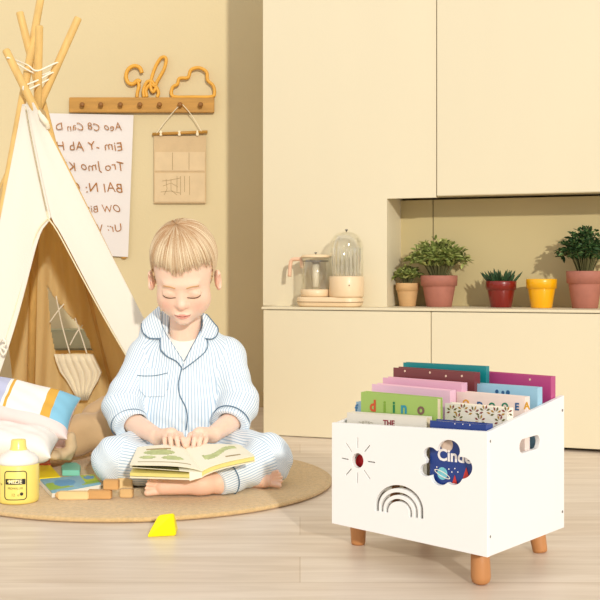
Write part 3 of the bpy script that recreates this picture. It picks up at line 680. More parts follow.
# ================================================================== toys on the rug
YB = mat('lemon_plastic', hexc('F5E27A'), .35, .03, 10, coat=.3); WPL = mat('white_plastic', hexc('F3F0EA'), .35, .02, 10, coat=.3); BLK = mat('black_print', hexc('2A2722'), .5); GRY = mat('grey_print', hexc('8F8240'), .5)
b0 = onrug(18.5, 501); S = b0.y/F; r = 20.3*S
e = empty('drink_bottle', b0, 'squat lemon-yellow bottle with white shoulder and yellow neck at the left front of the rug', 'bottle')
h1 = 38*S
link('body', MB().lathe(b0, [(r*.93, 0), (r*.98, .003), (r, .010), (r, h1-.002), (r*.985, h1)], 56).me(), YB, e, smooth=True)
link('shoulder', MB().lathe(b0+Z_*(h1+.0002), [(r*.99, 0), (r*1.0, .004), (r*.98, .010), (r*.80, .019), (r*.55, .025), (r*.46, .029), (0, .029)], 56).me(), WPL, e, smooth=True, label='white sloping shoulder')
link('cap', MB().lathe(b0+Z_*(h1+.022), [(r*.50, 0), (r*.44, .006), (r*.38, .014), (r*.36, .026), (r*.33, .029), (0, .030)], 40).me(), YB, e, smooth=True)
def on_cyl(vs, c, r, a0): # wrap flat artwork on the bottle
    out = []
    for v in vs: a = a0+v[0]/r; q = r+.0005+v[2]; out.append(Vector((c.x+math.sin(a)*q, c.y-math.cos(a)*q, c.z+v[1])))
    return out
A0 = math.radians(5); zc = 19*S
def ring(hw, hh, rad, wd):
    o = [(x, y) for x, y in rrect(hw, hh, rad)]; i = [(x, y) for x, y in rrect(hw-wd, hh-wd, rad-wd)]; return o, i
def dens(me_vs_fs, it=2):
    me = mesh(*me_vs_fs); bm = bmesh.new(); bm.from_mesh(me)
    bmesh.ops.triangulate(bm, faces=bm.faces[:]); 
    for _ in range(it): bmesh.ops.subdivide_edges(bm, edges=[x for x in bm.edges if x.calc_length() > .003], cuts=1)
    bm.verts.index_update(); r_ = ([v.co.copy() for v in bm.verts], [[v.index for v in f.verts] for f in bm.faces]); bm.free(); return r_
o_, i_ = ring(.0245, .031, .008, .0016)
v, f = dens(flat2d([o_, i_], .0004)); link('label_frame', mesh(on_cyl([(q[0], q[1]+zc, q[2]) for q in v], b0, r, A0), f), BLK, e)
v, f = dens(flat2d([rrect(.021, .0058, .001)], .0004)); link('label_band', mesh(on_cyl([(q[0], q[1]+zc+.008, q[2]+.0002) for q in v], b0, r, A0), f), BLK, e)
v, f = text2d('MIZIE', .0115, .0003, off=.0003); link('lettering', mesh(on_cyl([(q[0], q[1]+zc+.008, q[2]+.0010) for q in v], b0, r, A0), f), mat('cream_print', hexc('F4EBC0'), .5), e)
v, f = text2d('MONALUX', .0065, .0003); link('lettering', mesh(on_cyl([(q[0], q[1]+zc-.006, q[2]+.0003) for q in v], b0, r, A0), f), GRY, e)
v, f = text2d('12  o', .008, .0003); link('lettering', mesh(on_cyl([(q[0], q[1]+zc-.020, q[2]+.0003) for q in v], b0, r, A0), f), GRY, e)
v, f = flat2d([[(.0035*math.cos(a), .0035*math.sin(a)) for a in np.linspace(0, 6.28, 16)[:-1]]], .0003); link('emblem', mesh(on_cyl([(q[0]+.013, q[1]+zc-.018, q[2]+.0004) for q in v], b0, r, A0), f), BLK, e)
v, f = text2d('== o', .007, .0003); link('lettering', mesh(on_cyl([(q[0], q[1]+zc+.002, q[2]+.0002) for q in v], b0, r, A0-math.radians(50)), f), GRY, e)
# blocks
def blk(name, px, py, hx, hy, hz, rot, col, lab, cat='toy block', bev=.002, z=None, m=None):
    c = onrug(px, py) if z is None else onfloor(px, py, z); c = c+Z_*(hz+.0002)+Y_*hy
    a = Vector((math.cos(rot), math.sin(rot), 0)); b = Vector((-math.sin(rot), math.cos(rot), 0))
    o = link(name, MB().box(c, a*hx, b*hy, Z_*hz, bev=bev).me(), m or mat(col, hexc(col), .5, .06, 30)); return tag(settle(o), lab, cat)
WD = mat('beech_block', hexc('DBB57C'), .5, .1, 8, stretch=(1, 8, 8)); WD2 = mat('pale_block', hexc('EBCB93'), .5, .08, 8, stretch=(1, 8, 8)); WD3 = mat('honey_block', hexc('D0A064'), .5, .1, 8, stretch=(1, 8, 8))
blk('wooden_block', 73, 500, .033, .010, .0085, .03, '', 'long pale wooden block, leftmost of the row of blocks', m=WD2)
# its pointed left end
c = onrug(56, 500); 
tag(settle(link('wooden_peg', MB().tube([c+Vector((-.004, .012, .0085)), c+Vector((.0, .012, .0085)), c+Vector((.008, .012, .0085))], [.003, .0075, .008], 12).me(), WD)), 'short rounded wooden peg at the left tip of the block row', 'toy block')
blk('wooden_block', 99, 499.5, .026, .011, .0095, .02, '', 'honey-coloured wooden block in the middle of the block row', m=WD3)
blk('wooden_block', 126, 498, .014, .011, .0095, -.02, '', 'short wooden block at the right end of the row, by the bare foot', m=WD)
bz = RZ+.0095*2+.0006; c = onrug(111, 499.0); o = link('wooden_block', MB().box(Vector((c.x-.001, c.y+.012, bz+.0105)), X_*.0165, Y_*.010, Z_*.0105, bev=.0015).me(), WD3); tag(settle(o), 'small wooden block standing on top of the block row', 'toy block')
blk('wooden_block', 124, 489, .018, .010, .012, .1, '', 'pale wooden block lying behind the block row beside the striped trouser leg', m=WD2)
# picture board book
pc = [onrug(52, 498, RZ), onrug(101, 489, RZ), onrug(94, 479.5, RZ), onrug(40, 484.5, RZ)]
e = empty('board_book', sum(pc, Vector())/4, 'closed picture book with blue and green landscape cover lying on the rug', 'book')
def slabq(q, z0, z1):
    vs = [Vector((p.x, p.y, z0)) for p in q]+[Vector((p.x, p.y, z1)) for p in q]
    return vs, [(3, 2, 1, 0), (4, 5, 6, 7), (0, 1, 5, 4), (1, 2, 6, 5), (2, 3, 7, 6), (3, 0, 4, 7)]
link('pages', MB().add(*slabq(pc, RZ+.0003, RZ+.010)).me(), mat('page_white', hexc('F4F0E6'), .8, .02, 40), e)
def bil(q, u, v): return q[0].lerp(q[1], u).lerp(q[3].lerp(q[2], u), v)
vs = []; fs = []; ks = []
NX, NY = 30, 14
for i in range(NX+1):
    for j in range(NY+1): p = bil(pc, i/NX, j/NY); vs.append(Vector((p.x, p.y, RZ+.0125)))
base = len(vs)
for i in range(NX+1):
    for j in range(NY+1): p = bil(pc, i/NX, j/NY); vs.append(Vector((p.x, p.y, RZ+.0101)))
for i in range(NX):
    for j in range(NY):
        a = i*(NY+1)+j; fs.append((a, a+NY+1, a+NY+2, a+1)); u, v_ = i/NX, j/NY
        k = 0
        if v_ < .35+.25*math.sin(u*7+1): k = 1
        if (u-.35)**2+(v_-.5)**2*.6 < .045: k = 2
        if u > .72 and v_ > .35: k = 3
        if (u-.85)**2*3+(v_-.7)**2 < .03: k = 2
        if v_ < .12: k = 0
        ks.append(k); fs.append(tuple(base+x for x in (a, a+1, a+NY+2, a+NY+1))); ks.append(0)
for i in range(NX):
    a = i*(NY+1); fs.append((a, a+base, a+base+NY+1, a+NY+1)); ks.append(0); a = i*(NY+1)+NY; fs.append((a, a+NY+1, a+NY+1+base, a+base)); ks.append(0)
for j in range(NY):
    a = j; fs.append((a, a+1, a+1+base, a+base)); ks.append(0); a = NX*(NY+1)+j; fs.append((a, a+base, a+1+base, a+1)); ks.append(0)
link('cover', mesh(vs, fs, mi=ks), [mat('cover_sky', hexc('7FB6CC'), .4), mat('cover_green', hexc('93B83F'), .4), mat('cover_blue', hexc('4F9BC9'), .4), mat('cover_lime', hexc('B9CF3C'), .4)], e)
# yellow slab, orange block, mint block
def prism(name, pts, z0, z1, m, lab, cat, bev=.0015):
    v, f = flat2d([[(p.x, p.y) for p in pts]], (z1-z0)/2-bev, bev); o = link(name, mesh([Vector((q[0], q[1], q[2]+(z0+z1)/2)) for q in v], f), m); return tag(settle(o), lab, cat)
prism('toy_block', [onrug(40, 483), onrug(60, 481.5), onrug(50, 470), onrug(40, 470)], RZ+.0003, RZ+.012, mat('bright_yellow_block', hexc('F4D90E'), .45), 'yellow wedge block beside the yellow bottle, behind the picture book', 'toy block')
prism('toy_block', [onrug(38, 469.5), onrug(50, 469), onrug(49, 463), onrug(38, 464)], RZ+.0003, RZ+.013, mat('coral_block', hexc('E8663A'), .45), 'small coral-red block just right of the yellow bottle', 'toy block')
prism('toy_block', [onrug(63, 476), onrug(79, 476), onrug(80, 471), onrug(76, 468), onrug(66, 468), onrug(62, 471)], RZ+.0003, RZ+.014, mat('mint_block', hexc('7FCDB8'), .45), 'rounded mint-green block alone behind the picture book', 'toy block')
# yellow wedge in the foreground, on the bare floor
b0 = [onfloor(147, 537.5), onfloor(176, 536), onfloor(178, 529), onfloor(150, 530)]; S = b0[0].y/F
D0 = b0[0].y; top = [P(158.5, 515.5, D0+.004), P(173.5, 513.5, D0+.002), P(174.5, 513, D0+.026), P(160.5, 514.5, D0+.027)]
bm = bmesh.new(); vv = [bm.verts.new(p) for p in [Vector((p.x, p.y, .0004)) for p in b0]+top]
for q in ((3, 2, 1, 0), (4, 5, 6, 7), (0, 1, 5, 4), (1, 2, 6, 5), (2, 3, 7, 6), (3, 0, 4, 7)): bm.faces.new([vv[i] for i in q])
bmesh.ops.bevel(bm, geom=bm.edges[:], offset=.002, segments=2, affect='EDGES'); me = bpy.data.meshes.new('m'); bm.to_mesh(me); bm.free()
tag(settle(link('toy_block', me, mat('neon_yellow_block', hexc('FBE500'), .4))), 'bright yellow wedge block alone on the bare floor in front of the rug', 'toy block')
# ================================================================== white book box
ZB = .0586
Lc = Vector((.057, 2.047, 0)); Nc = Vector((.2927, 1.80, 0)); Rc = Vector((.4624, 2.014, 0)); Bc = Lc+Rc-Nc
WFR = (Nc-Lc).length; WSD = (Rc-Nc).length; HF = .1954; HB = .2294
def bx(u, v, w):
    """u: 0 left..1 near corner, v: 0 front..1 back, w: height above the underside (m)"""
    p = (Lc*(1-u)+Nc*u)*(1-v)+(Bc*(1-u)+Rc*u)*v; return Vector((p.x, p.y, ZB+w*(1-.089*(1-u)*(1-v*.4))))
def fu(px, v=0.0):
    k = (px-300)/F; a = bx(0, v, 0); b = bx(1, v, 0); return (k*a.y-a.x)/((b.x-a.x)-k*(b.y-a.y))
def fw(u, v, py):
    p = bx(u, v, 0); z = CZ-(py-HY)/F*p.y; return (z-ZB)/(1-.089*(1-u)*(1-v*.4))
def fpt(px, py, v=0.0): u = fu(px, v); return (u*WFR, fw(u, v, py))
TH = .0095
box = empty('book_box', Vector(((Lc+Rc)/2).to_tuple()[:2]+(0,)), 'white wooden book box on four legs with cut-out cloud, sun and rainbow', 'book box')
WH = mat('white_lacquer', hexc('F8F7F5'), .35, .01, 5, coat=.1); MEL = mat('white_lacquer_side', hexc('F2F0EE'), .4, .01, 5)
def grid_cut(vs, fs, n=3):
    me = mesh(vs, fs); bm = bmesh.new(); bm.from_mesh(me); bmesh.ops.remove_doubles(bm, verts=bm.verts, dist=1e-6)
    bm.normal_update(); me2 = bpy.data.meshes.new('m'); bm.to_mesh(me2); r_ = [v.co.copy() for v in me2.vertices], [tuple(p.vertices) for p in me2.polygons]; bm.free(); return r_
def slot(p, q, wd):
    a = Vector(p+(0,)); b = Vector(q+(0,)); d = (b-a).normalized(); n = Vector((-d.y, d.x, 0))*wd/2; out = []
    for c, s in ((b, 1), (a, -1)):
        for k in range(7): t = math.pi/2-math.pi*k/6; out.append(tuple((c+n.normalized()*math.sin(t)*wd/2*s+d*s*math.cos(t)*wd/2)[:2]))
    return out
spl = [[(0, 0), (WFR, 0), (WFR, HF), (0, HF)]]
# sun
spl.append([fpt(357.6+6.0*math.cos(a), 460.7+7.8*math.sin(a)+.06*6*math.cos(a)) for a in np.linspace(0, 2*math.pi, 29)[:-1]])
for (x0, y0, x1, y1) in ((357.5, 438, 357.4, 447.5), (357.4, 473, 357.2, 483), (341.5, 458.2, 348, 459.6), (367.5, 461.5, 374.5, 462.6), (346.2, 443.5, 351.3, 451.4), (364.3, 451.8, 369.3, 445.6), (351, 469, 346, 474.8), (364, 470.5, 369.6, 478.8)):
    spl.append(slot(fpt(x0, y0), fpt(x1, y1), .0034))
# rainbow
def arch(x0, x1, yt, yb0, yb1, wpx):
    out = []; inn = []
    xc = (x0+x1)/2; rx = (x1-x0)/2; yc = yt+rx*.98
    for k in range(0, 25):
        a = math.pi*k/24; sl = .11
        for lst, dr in ((out, wpx/2), (inn, -wpx/2)):
            x = xc-(rx+dr)*math.cos(a); y = yc-(rx*.98+dr)*math.sin(a)+sl*(x-xc); lst.append((x, y))
    o2 = [(x0-wpx/2, yb0)]+out+[(x1+wpx/2, yb1)]; i2 = [(x0+wpx/2, yb0)]+inn+[(x1-wpx/2, yb1)]
    return [fpt(*q) for q in o2+i2[::-1]]
spl += [arch(376.9, 421.4, 486.8, 511.5, 519.3, 3.9), arch(381.8, 416.2, 493.8, 512.2, 518.4, 3.4), arch(386.7, 410.6, 500.3, 513, 517.8, 3.2)]
cir = [(85, 300, 52), (112, 178, 52), (250, 160, 88), (345, 285, 86), (190, 345, 74), (290, 350, 66), (150, 250, 72)]
cl = []
for a in np.linspace(0, 2*math.pi, 90)[:-1]:
    ox, oy = 230, 265; dx, dy = math.cos(a), math.sin(a); best = 0
    for (cx, cy, r_) in cir:
        b = (cx-ox)*dx+(cy-oy)*dy; dd = (cx-ox)**2+(cy-oy)**2-r_*r_; disc = b*b-dd
        if disc > 0: best = max(best, b+math.sqrt(disc))
    cl.append(fpt(415+(ox+best*dx)*.1333, 430+(oy+best*dy)*.1333))
spl.append(cl)
v, f = flat2d(spl, TH/2-.0006, .0006)
def front_map(q): return bx(q[0]/WFR, (TH/2-q[2])/WSD, q[1])
link('front_panel', mesh([front_map(q) for q in v], f), WH, box, label='white front panel with cloud, sun and rainbow cut-outs')
# side panels (with hand hole on both)
def side_panel(u0, hole=True):
    s = TH/WSD; out = [(s*WSD*1.02, 0), (WSD, 0), (WSD, HB), (s*WSD*1.02, HF-.001)]
    sp = [out]
    if hole:
        sc, wc = .53*WSD, .160; L_, r_ = .0245, .0125
        sp.append([(sc+(L_ if math.cos(a) > 0 else -L_)+r_*math.cos(a), wc+r_*math.sin(a)+((L_ if math.cos(a) > 0 else -L_)+r_*math.cos(a))*.02) for a in np.linspace(0, 2*math.pi, 33)[:-1]])
    v, f = flat2d(sp, TH/2-.0008, .0008)
    return mesh([bx(u0+(q[2])/WFR, q[0]/WSD, q[1]) for q in v], f)
link('side_panel', side_panel(1-TH/2/WFR), MEL, box); link('side_panel', side_panel(TH/2/WFR), MEL, box)
def wbox(u0, u1, v0, v1, w0, w1, wb0=None, wb1=None):
    q = [bx(u0, v0, w0), bx(u1, v0, w0), bx(u1, v1, w0), bx(u0, v1, w0), bx(u0, v0, w1), bx(u1, v0, w1), bx(u1, v1, w1), bx(u0, v1, w1)]
    return q, [(3, 2, 1, 0), (4, 5, 6, 7), (0, 1, 5, 4), (1, 2, 6, 5), (2, 3, 7, 6), (3, 0, 4, 7)]
tu = TH/WFR; tv = TH/WSD
link('bottom_panel', MB().add(*wbox(tu, 1-tu, tv, 1-tv, .0005, .009)).me(), MEL, box)
link('back_panel', MB().add(*wbox(tu, 1-tu, 1-tv, 1, 0.0005, .195)).me(), MEL, box)
steps = [(.34, .026), (.62, .055)]
SC = mat('screw_grey', hexc('8A8680'), .4, .02, 10, metal=.6)
for (v_, w_) in ((.035, .180), (.975, .205), (.035, .030), (.975, .028)):
    c = bx(1, v_, w_); ax = (Nc-Lc).normalized(); mb = MB(); mb.box(c+ax*.0003, ax*.0006, (Rc-Nc).normalized()*.0022, Z_*.0022, bev=.0005); link('screw', mb.me(), SC, box)
LEGM = mat('beech_leg', hexc('C08552'), .5, .12, 5, bump=.1, stretch=(6, 6, 1))
for (u_, v_, px, py) in ((.17, .10, 358.5, 545.5), (.93, .13, 482, 586), (.93, .82, 541.5, 553.5), (.17, .86, 0, 0)):
    tp = bx(u_, v_, 0); ft = onfloor(px, py) if px else Vector((tp.x-.002, tp.y+.012, 0)); ft.y += .010; 
    if px == 482: tp = ft+Vector((-.001, .004, ZB)); 
    tp = ft+Vector((0, 0, 0)) if px and px < 400 else tp; tp = ft+Vector((-.009, .006, 0)) if px > 500 else tp; tp.z = ZB+.0003; r0 = .0155
    bot = ft+Z_*.0003
    pts = [bot, bot.lerp(tp, .07), bot.lerp(tp, .2), bot.lerp(tp, .6), tp]; ft2 = r0*.93
    if px == 482: link('leg', MB().tube(pts, [r0*.55, r0*.92, r0*1.05, r0*1.02, r0*.95], 24).me(), LEGM, box, smooth=True)
    else: link('leg', MB().tube(pts, [ft2*.84, ft2*.93, ft2*.95, r0*.98, r0*1.08], 24).me(), LEGM, box, smooth=True)
# ---------------------------------------------------------------- books in the box
PAGE = mat('book_pages', hexc('DDCDB0'), .85, .06, 200, stretch=(1, 30, 1))
def floor_w(v): return .0098
def book(pxl, pyl, pxr, pyr, v, th, hexs, lab, pages='left', h=None, gloss=.4, grp=None, only=None):
    """front face touches plane v; top corners given as image points; th in metres"""
    u0 = fu(pxl, v); u1 = fu(pxr, v); wt = fw(u0, v, pyl); wt2 = fw(u1, v, pyr); dv = th/WSD
    w0 = floor_w(v)+.0006; m = mat('cover_'+hexs, hexc(hexs), gloss, .03, 12, coat=.15)
    u0 = max(u0, tu+.003); u1 = min(u1, 1-tu-.003)
    e = empty('book', (bx(u0, v, w0)+bx(u1, v, w0))/2, lab, 'book', grp)
    def sl(ua, ub, va, vb, wa, wb, wb2):
        q = [bx(ua, va, wa), bx(ub, va, wa), bx(ub, vb, wa), bx(ua, vb, wa), bx(ua, va, wb), bx(ub, va, wb2), bx(ub, vb, wb2), bx(ua, vb, wb)]
        return q, [(3, 2, 1, 0), (4, 5, 6, 7), (0, 1, 5, 4), (1, 2, 6, 5), (2, 3, 7, 6), (3, 0, 4, 7)]
    ct = .0022/WSD; su = .003/WFR; iu = .003/WFR
    mb = MB().add(*sl(u0, u1, v, v+ct, w0, wt, wt2)); link('front_cover', mb.me(), m, e)
    link('back_cover', MB().add(*sl(u0, u1, v+dv-ct, v+dv, w0, wt, wt2)).me(), m, e)
    link('spine', MB().add(*(sl(u0, u0+su, v+ct, v+dv-ct, w0, wt, wt) if pages == 'right' else sl(u1-su, u1, v+ct, v+dv-ct, w0, wt2, wt2))).me(), m, e)
    link('pages', MB().add(*sl(u0+su, u1-iu, v+ct, v+dv-ct, w0+.002, wt-.0025, wt2-.0025)).me(), PAGE, e)
    return e, u0, u1, wt, v
def decal(e, v, px, py, vs, fs, m, sx, sy=None, name='print', mirror=False, rise=.0004, label=None, clip=None):
    """flat artwork laid on a book's front cover: centre given as an image point, size in metres"""
    u = fu(px, v); w_ = fw(u, v, py); sy = sy or sx
    out = []
    for q in vs:
        uu = u+q[0]*sx/WFR; ww = w_+q[1]*sy-.0*q[0]
        out.append(bx(uu, v-(rise+q[2])/WSD, ww))
    link(name, mesh(out, fs), m, e, label=label)
def word(e, v, px, py, txt, hpx, col, bold=.01, name='lettering', spacing=1.0, wide=1.0):
    D = bx(fu(px, v), v, 0).y; h = hpx/F*D; vs, fs = text2d(txt, 1.0, .0002/h*0+.0003, off=bold, spacing=spacing); s = h/.7
    vs = [(q[0]*wide, q[1], q[2]/s) for q in vs]; vs = [(q[0], q[1], .0003 if q[2] > 0 else 0) for q in vs]
    decal(e, v, px, py, vs, fs, mat('ink_'+col, hexc(col), .5), s, name=name)
def disc(r, n=20, sx=1): return flat2d([[(r*sx*math.cos(a), r*math.sin(a)) for a in np.linspace(0, 2*math.pi, n+1)[:-1]]], .0002)
G_ = 'books in the white box'
B = {}
e, *_ = book(403, 362.5, 486, 366.5, .79, .012, '12868A', 'teal book, rearmost in the left column of the white box', grp=G_)
e, *_ = book(391, 367.5, 474.5, 373, .665, .020, '7A3A3C', 'maroon book just in front of the teal one, left column', grp=G_)
for x, y in ((405, 371), (430, 372.5), (446, 376), (462, 376)): vs, fs = disc(.0022); decal(e, .665, x, y, vs, fs, mat('speck', hexc('E9C9B0'), .5), 1)
e, *_ = book(380, 377.5, 461.5, 383.5, .535, .020, 'E3AEC4', 'rose-pink book in front of the maroon one, left column', grp=G_)
e, *_ = book(370.5, 384, 450, 391, .405, .020, 'EBBFD2', 'paler pink book directly behind the green one', grp=G_)
e, *_ = book(361, 392, 437, 398.5, .148, .018, '9DBB62', 'green book with coloured small letters d i i n o along its top', grp=G_, pages='right')
for ch, x, col in (('d', 373, 'C9522E'), ('i', 384.7, '7FA43A'), ('i', 394, '1F7A4D'), ('n', 404, '2E8FA6'), ('o', 421, '7A5A50')): word(e, .148, x, 406.3+(x-373)*.062, ch, 12, col, .03)
e, *_ = book(352.5, 401.5, 428, 407, .222, .010, 'A8CBE4', 'pale blue book whose left edge peeks out beside the green one', grp=G_)
word(e, .222, 356.3, 409, 'f', 9, '4E8CC0', .03)
e, *_ = book(347, 412.5, 426, 417.5, .068, .019, 'DFD9CC', 'off-white book with THE printed in red, frontmost in the left column', grp=G_, pages='right')
word(e, .068, 389, 423.3, 'THE', 5.8, '8E2A34', .03, wide=1.0); word(e, .068, 366, 422.2, '~e=s~', 4.5, 'A8A28E', .0, wide=1.2)
vs, fs = disc(.012); decal(e, .068, 361, 462, vs, fs, mat('ink_C42127', hexc('C42127'), .5), 1, 1.2, label='red printed spot')
vs, fs = flat2d([[(-.02, -.018), (.022, -.02), (.018, .018), (-.01, .02)]], .0002); decal(e, .068, 398, 493, vs, fs, mat('ink_8A5A32', hexc('8A5A32'), .5), 1)
vs, fs = flat2d([[(-.003, -.02), (.004, -.02), (.006, .02), (-.003, .02)]], .0002); decal(e, .068, 401.5, 493, vs, fs, mat('ink_F1E2B8', hexc('F1E2B8'), .5), 1, rise=.001)
e, *_ = book(484, 372, 560.5, 377, .885, .018, 'B8437C', 'magenta book, rearmost in the right column of the white box', grp=G_)
vs, fs = disc(.002); decal(e, .885, 530, 379.5, vs, fs, mat('speck', hexc('E9C9B0'), .5), 1)
e, *_ = book(467, 383, 547.5, 388, .70, .018, '9CC8DE', 'light blue book in front of the magenta one, right column', grp=G_)
for x, y, r_ in ((497, 391.5, .0036), (503, 392.5, .0032), (508, 392.5, .004)): vs, fs = disc(r_); decal(e, .70, x, y, vs, fs, mat('ink_2B5C8A', hexc('2B5C8A'), .5), 1)
e, *_ = book(456.5, 391.5, 536.5, 397.5, .53, .018, 'F0DCD2', 'cream-pink book with an arc of coloured capitals, right column', grp=G_)
for ch, x, y, col in (('Q', 466, 403.5, 'E0A53A'), ('D', 480, 405.8, '2C5D8E'), ('O', 492, 406.6, '2F8062'), ('O', 505, 406.8, '2F8062'), ('E', 517, 407, '2C5D8E'), ('A', 527, 406, 'E0A53A')): word(e, .53, x, y, ch, 7.0, col, .04)
e, *_ = book(445, 403.0, 519, 409, .31, .020, 'F3ECDD', 'white book patterned with small olive and plum leaves, right column', grp=G_)
lm = [mat('ink_6F6A35', hexc('6F6A35'), .5), mat('ink_8E4A3E', hexc('8E4A3E'), .5), mat('ink_B98A3A', hexc('B98A3A'), .5)]
rr = random.Random(3)
for (cx, cy) in ((452, 411), (463, 410), (474, 412.5), (485, 411.5), (496, 413.5), (507, 413), (458, 419), (480, 421), (500, 422)):
    for k in range(6):
        a = -.3+k*.75; vs, fs = flat2d([[(.0*1, 0), (.004, .0016), (.0075, 0), (.004, -.0016)]], .0001)
        ca, sa = math.cos(a), math.sin(a); vs = [((q[0]+.003)*ca-q[1]*sa, (q[0]+.003)*sa+q[1]*ca, q[2]) for q in vs]; decal(e, .31, cx, cy, vs, fs, lm[(k+int(cx)) % 3], 1.15)
NV = '1E3C86'; v_ = .052
e, *_ = book(430, 420.3, 489, 425, v_, .022, NV, 'navy book with white letters Cinde, planet and red towers, behind the cloud cut-out', grp=G_)
word(e, v_, 454.5, 456.5, 'Cinde', 12, 'F5F0EE', .03, wide=1.05)
PLN = mat('planet_aqua', hexc('7CC8D4'), .5, .2, 90); vs, fs = disc(.0105, 28); decal(e, v_, 442.5, 473.5, vs, fs, PLN, 1, name='planet_print')
ro = [(.0175*math.cos(a), .0045*math.sin(a)) for a in np.linspace(0, 6.283, 33)[:-1]]; ri = [(.0155*math.cos(a), .0030*math.sin(a)) for a in np.linspace(0, 6.283, 33)[:-1]]
vs, fs = flat2d([ro, ri], .0002); ca, sa = math.cos(-.35), math.sin(-.35); vs = [(q[0]*ca-q[1]*sa, q[0]*sa+q[1]*ca, q[2]) for q in vs]; decal(e, v_, 442.5, 474, vs, fs, mat('ink_EDE6DA', hexc('EDE6DA'), .5), 1, rise=.0009, name='ring_print')
for (x, y, s) in ((455, 481, .55), (466.5, 478.5, 1.0)):
    vs, fs = flat2d([[(-.008*s, -.006*s), (.008*s, -.006*s), (0, .016*s)]], .0002); decal(e, v_, x, y, vs, fs, mat('ink_D23A34', hexc('D23A34'), .5), 1.15, name='tower_roof_print', rise=.0008)
    vs, fs = flat2d([[(-.0065*s, -.012*s), (.0065*s, -.012*s), (.0065*s, -.004*s), (-.0065*s, -.004*s)]], .0002); decal(e, v_, x, y, vs, fs, mat('ink_F3E2DC', hexc('F3E2DC'), .5), 1.2, name='tower_print', rise=.0006)
vs, fs = disc(.0125, 28); decal(e, v_, 447, 444.5, vs, fs, mat('moon_cream', hexc('D9C2B0'), .6, .15, 60), 1, name='moon_print')
for x, y in ((437, 467), (449, 469), (455, 468.5), (458, 472), (452, 472)): vs, fs = disc(.0012, 8); decal(e, v_, x, y, vs, fs, mat('ink_F5F0EE', hexc('F5F0EE'), .5), 1, name='star_print')
for x, y in ((455, 423.8), (463, 424.3), (470, 425)): vs, fs = disc(.001, 8); decal(e, v_, x, y, vs, fs, mat('ink_F5F0EE', hexc('F5F0EE'), .5), 1, name='star_print')
# ================================================================== seated child
A = lambda px, py, D: np.array(P(px, py, D))
child = empty('person', Vector((-.28, 2.72, RZ)), 'small blond child in pale blue striped pyjamas sitting cross-legged on the rug, reading', 'person')
TH_ = math.radians(30); HC = A(184, 271.5, 2.80)
HM = np.stack([np.array([1, 0, 0]), np.array([0, -math.cos(TH_), -math.sin(TH_)]), np.array([0, -math.sin(TH_), math.cos(TH_)])], 1)  # local (x, fwd, up) -> world
HS = 1.0
def hl(p): return ((p-HC)@HM)/HS
def hw(q): return HC+(np.array(q, float)*HS)@HM.T
def head_core(q):
    d = ell(q, (0, -.014, .034), (.0775, .092, .083))
    d = smin(d, ell(q, (0, .030, -.026), (.0600, .053, .076)), .030)
    d = smin(d, sph(q, (0, .054, -.087), .0225), .036)
    for s in (-1, 1):
        d = smin(d, sph(q, (s*.031, .047, -.050), .0245), .030)
        d = smin(d, sph(q, (s*.033, .022, -.070), .022), .035)
    return d
def face(q):
    d = head_core(q)
    # shallow sockets, lowered lids
    for s in (-1, 1):
        d = smax(d, -ell(q, (s*.029, .0975, -.010), (.019, .013, .011)), .012)
        d = smin(d, ell(q, (s*.0295, .0725, -.0175), (.0165, .0125, .0105)), .004)
    # brow
    d = smin(d, ell(q, (0, .072, .008), (.040, .012, .010)), .014)
    # nose
    d = smin(d, cap(q, (0, .077, -.012), (0, .0875, -.040), .0050, .0085), .014)
    d = smin(d, sph(q, (0, .0900, -.0445), .0090), .008)
    for s in (-1, 1):
        d = smin(d, sph(q, (s*.0098, .0830, -.0465), .0058), .006)
        d = smax(d, -sph(q, (s*.0052, .0885, -.0540), .0020), .002)
    # mouth
    d = smin(d, ell(q, (0, .0760, -.074), (.021, .011, .013)), .012)
    for s in (-1, 1): d = smin(d, ell(q, (s*.0062, .0850, -.0708), (.0110, .0050, .0034)), .0028)
    d = smin(d, ell(q, (0, .0845, -.0782), (.0125, .0055, .0040)), .0028)
    x = q[:, 0]; zl = -.0744-.0014*np.cos(x/.018*3)+.0*x
    slit = np.maximum(np.maximum(np.abs(q[:, 2]-zl)-.0006, np.abs(x)-.0185), -(q[:, 1]-.080)); d = smax(d, -slit, .0018)
    d = smin(d, ell(q, (0, .072, -.093), (.016, .013, .011)), .012)
    for s in (-1, 1):
        M = np.array([[math.cos(.35*s), math.sin(.35*s), 0], [-math.sin(.35*s), math.cos(.35*s), 0], [0, 0, 1]])
        e = ell(q, (s*.0815, -.006, -.027), (.0085, .0180, .0280), M)
        e = smax(e, -ell(q, (s*.0870, .004, -.025), (.0060, .0095, .0170), M), .004)
        e = smin(e, ell(q, (s*.0800, -.001, -.030), (.004, .006, .008)), .004)
        d = smin(d, e, .005)
    return d
NB = A(185, 341, 2.885)
def neck(p): return cap(p, hw((0, -.022, -.055)), NB, .036, .040)
X0 = (187-300)/F*2.9
SHL, SHR = A(146, 356, 2.90), A(227, 356, 2.90)
ELL, ELR = A(122, 406, 2.83), A(239, 403, 2.83)
EBL, EBR = A(127, 419, 2.815), A(237, 417, 2.815)
WRL, WRR = A(157, 436.5, 2.665), A(213, 434.5, 2.665)
CUL, CUR = A(130.5, 427.5, 2.765), A(229.5, 425, 2.765)
def torso(p, g=0):
    d = ell(p, (X0, 2.90, .235), (.108+g, .072+g, .105+g))
    d = smin(d, ell(p, (X0, 2.89, .150), (.112+g, .082+g, .09+g)), .05)
    d = smin(d, ell(p, (X0, 2.91, .085), (.130+g, .090+g, .075+g)), .05)
    for s in (SHL, SHR): d = smin(d, cap(p, NB+np.array([0, .005, -.018]), s, .036+g*.8, .036+g*.8), .035)
    return d
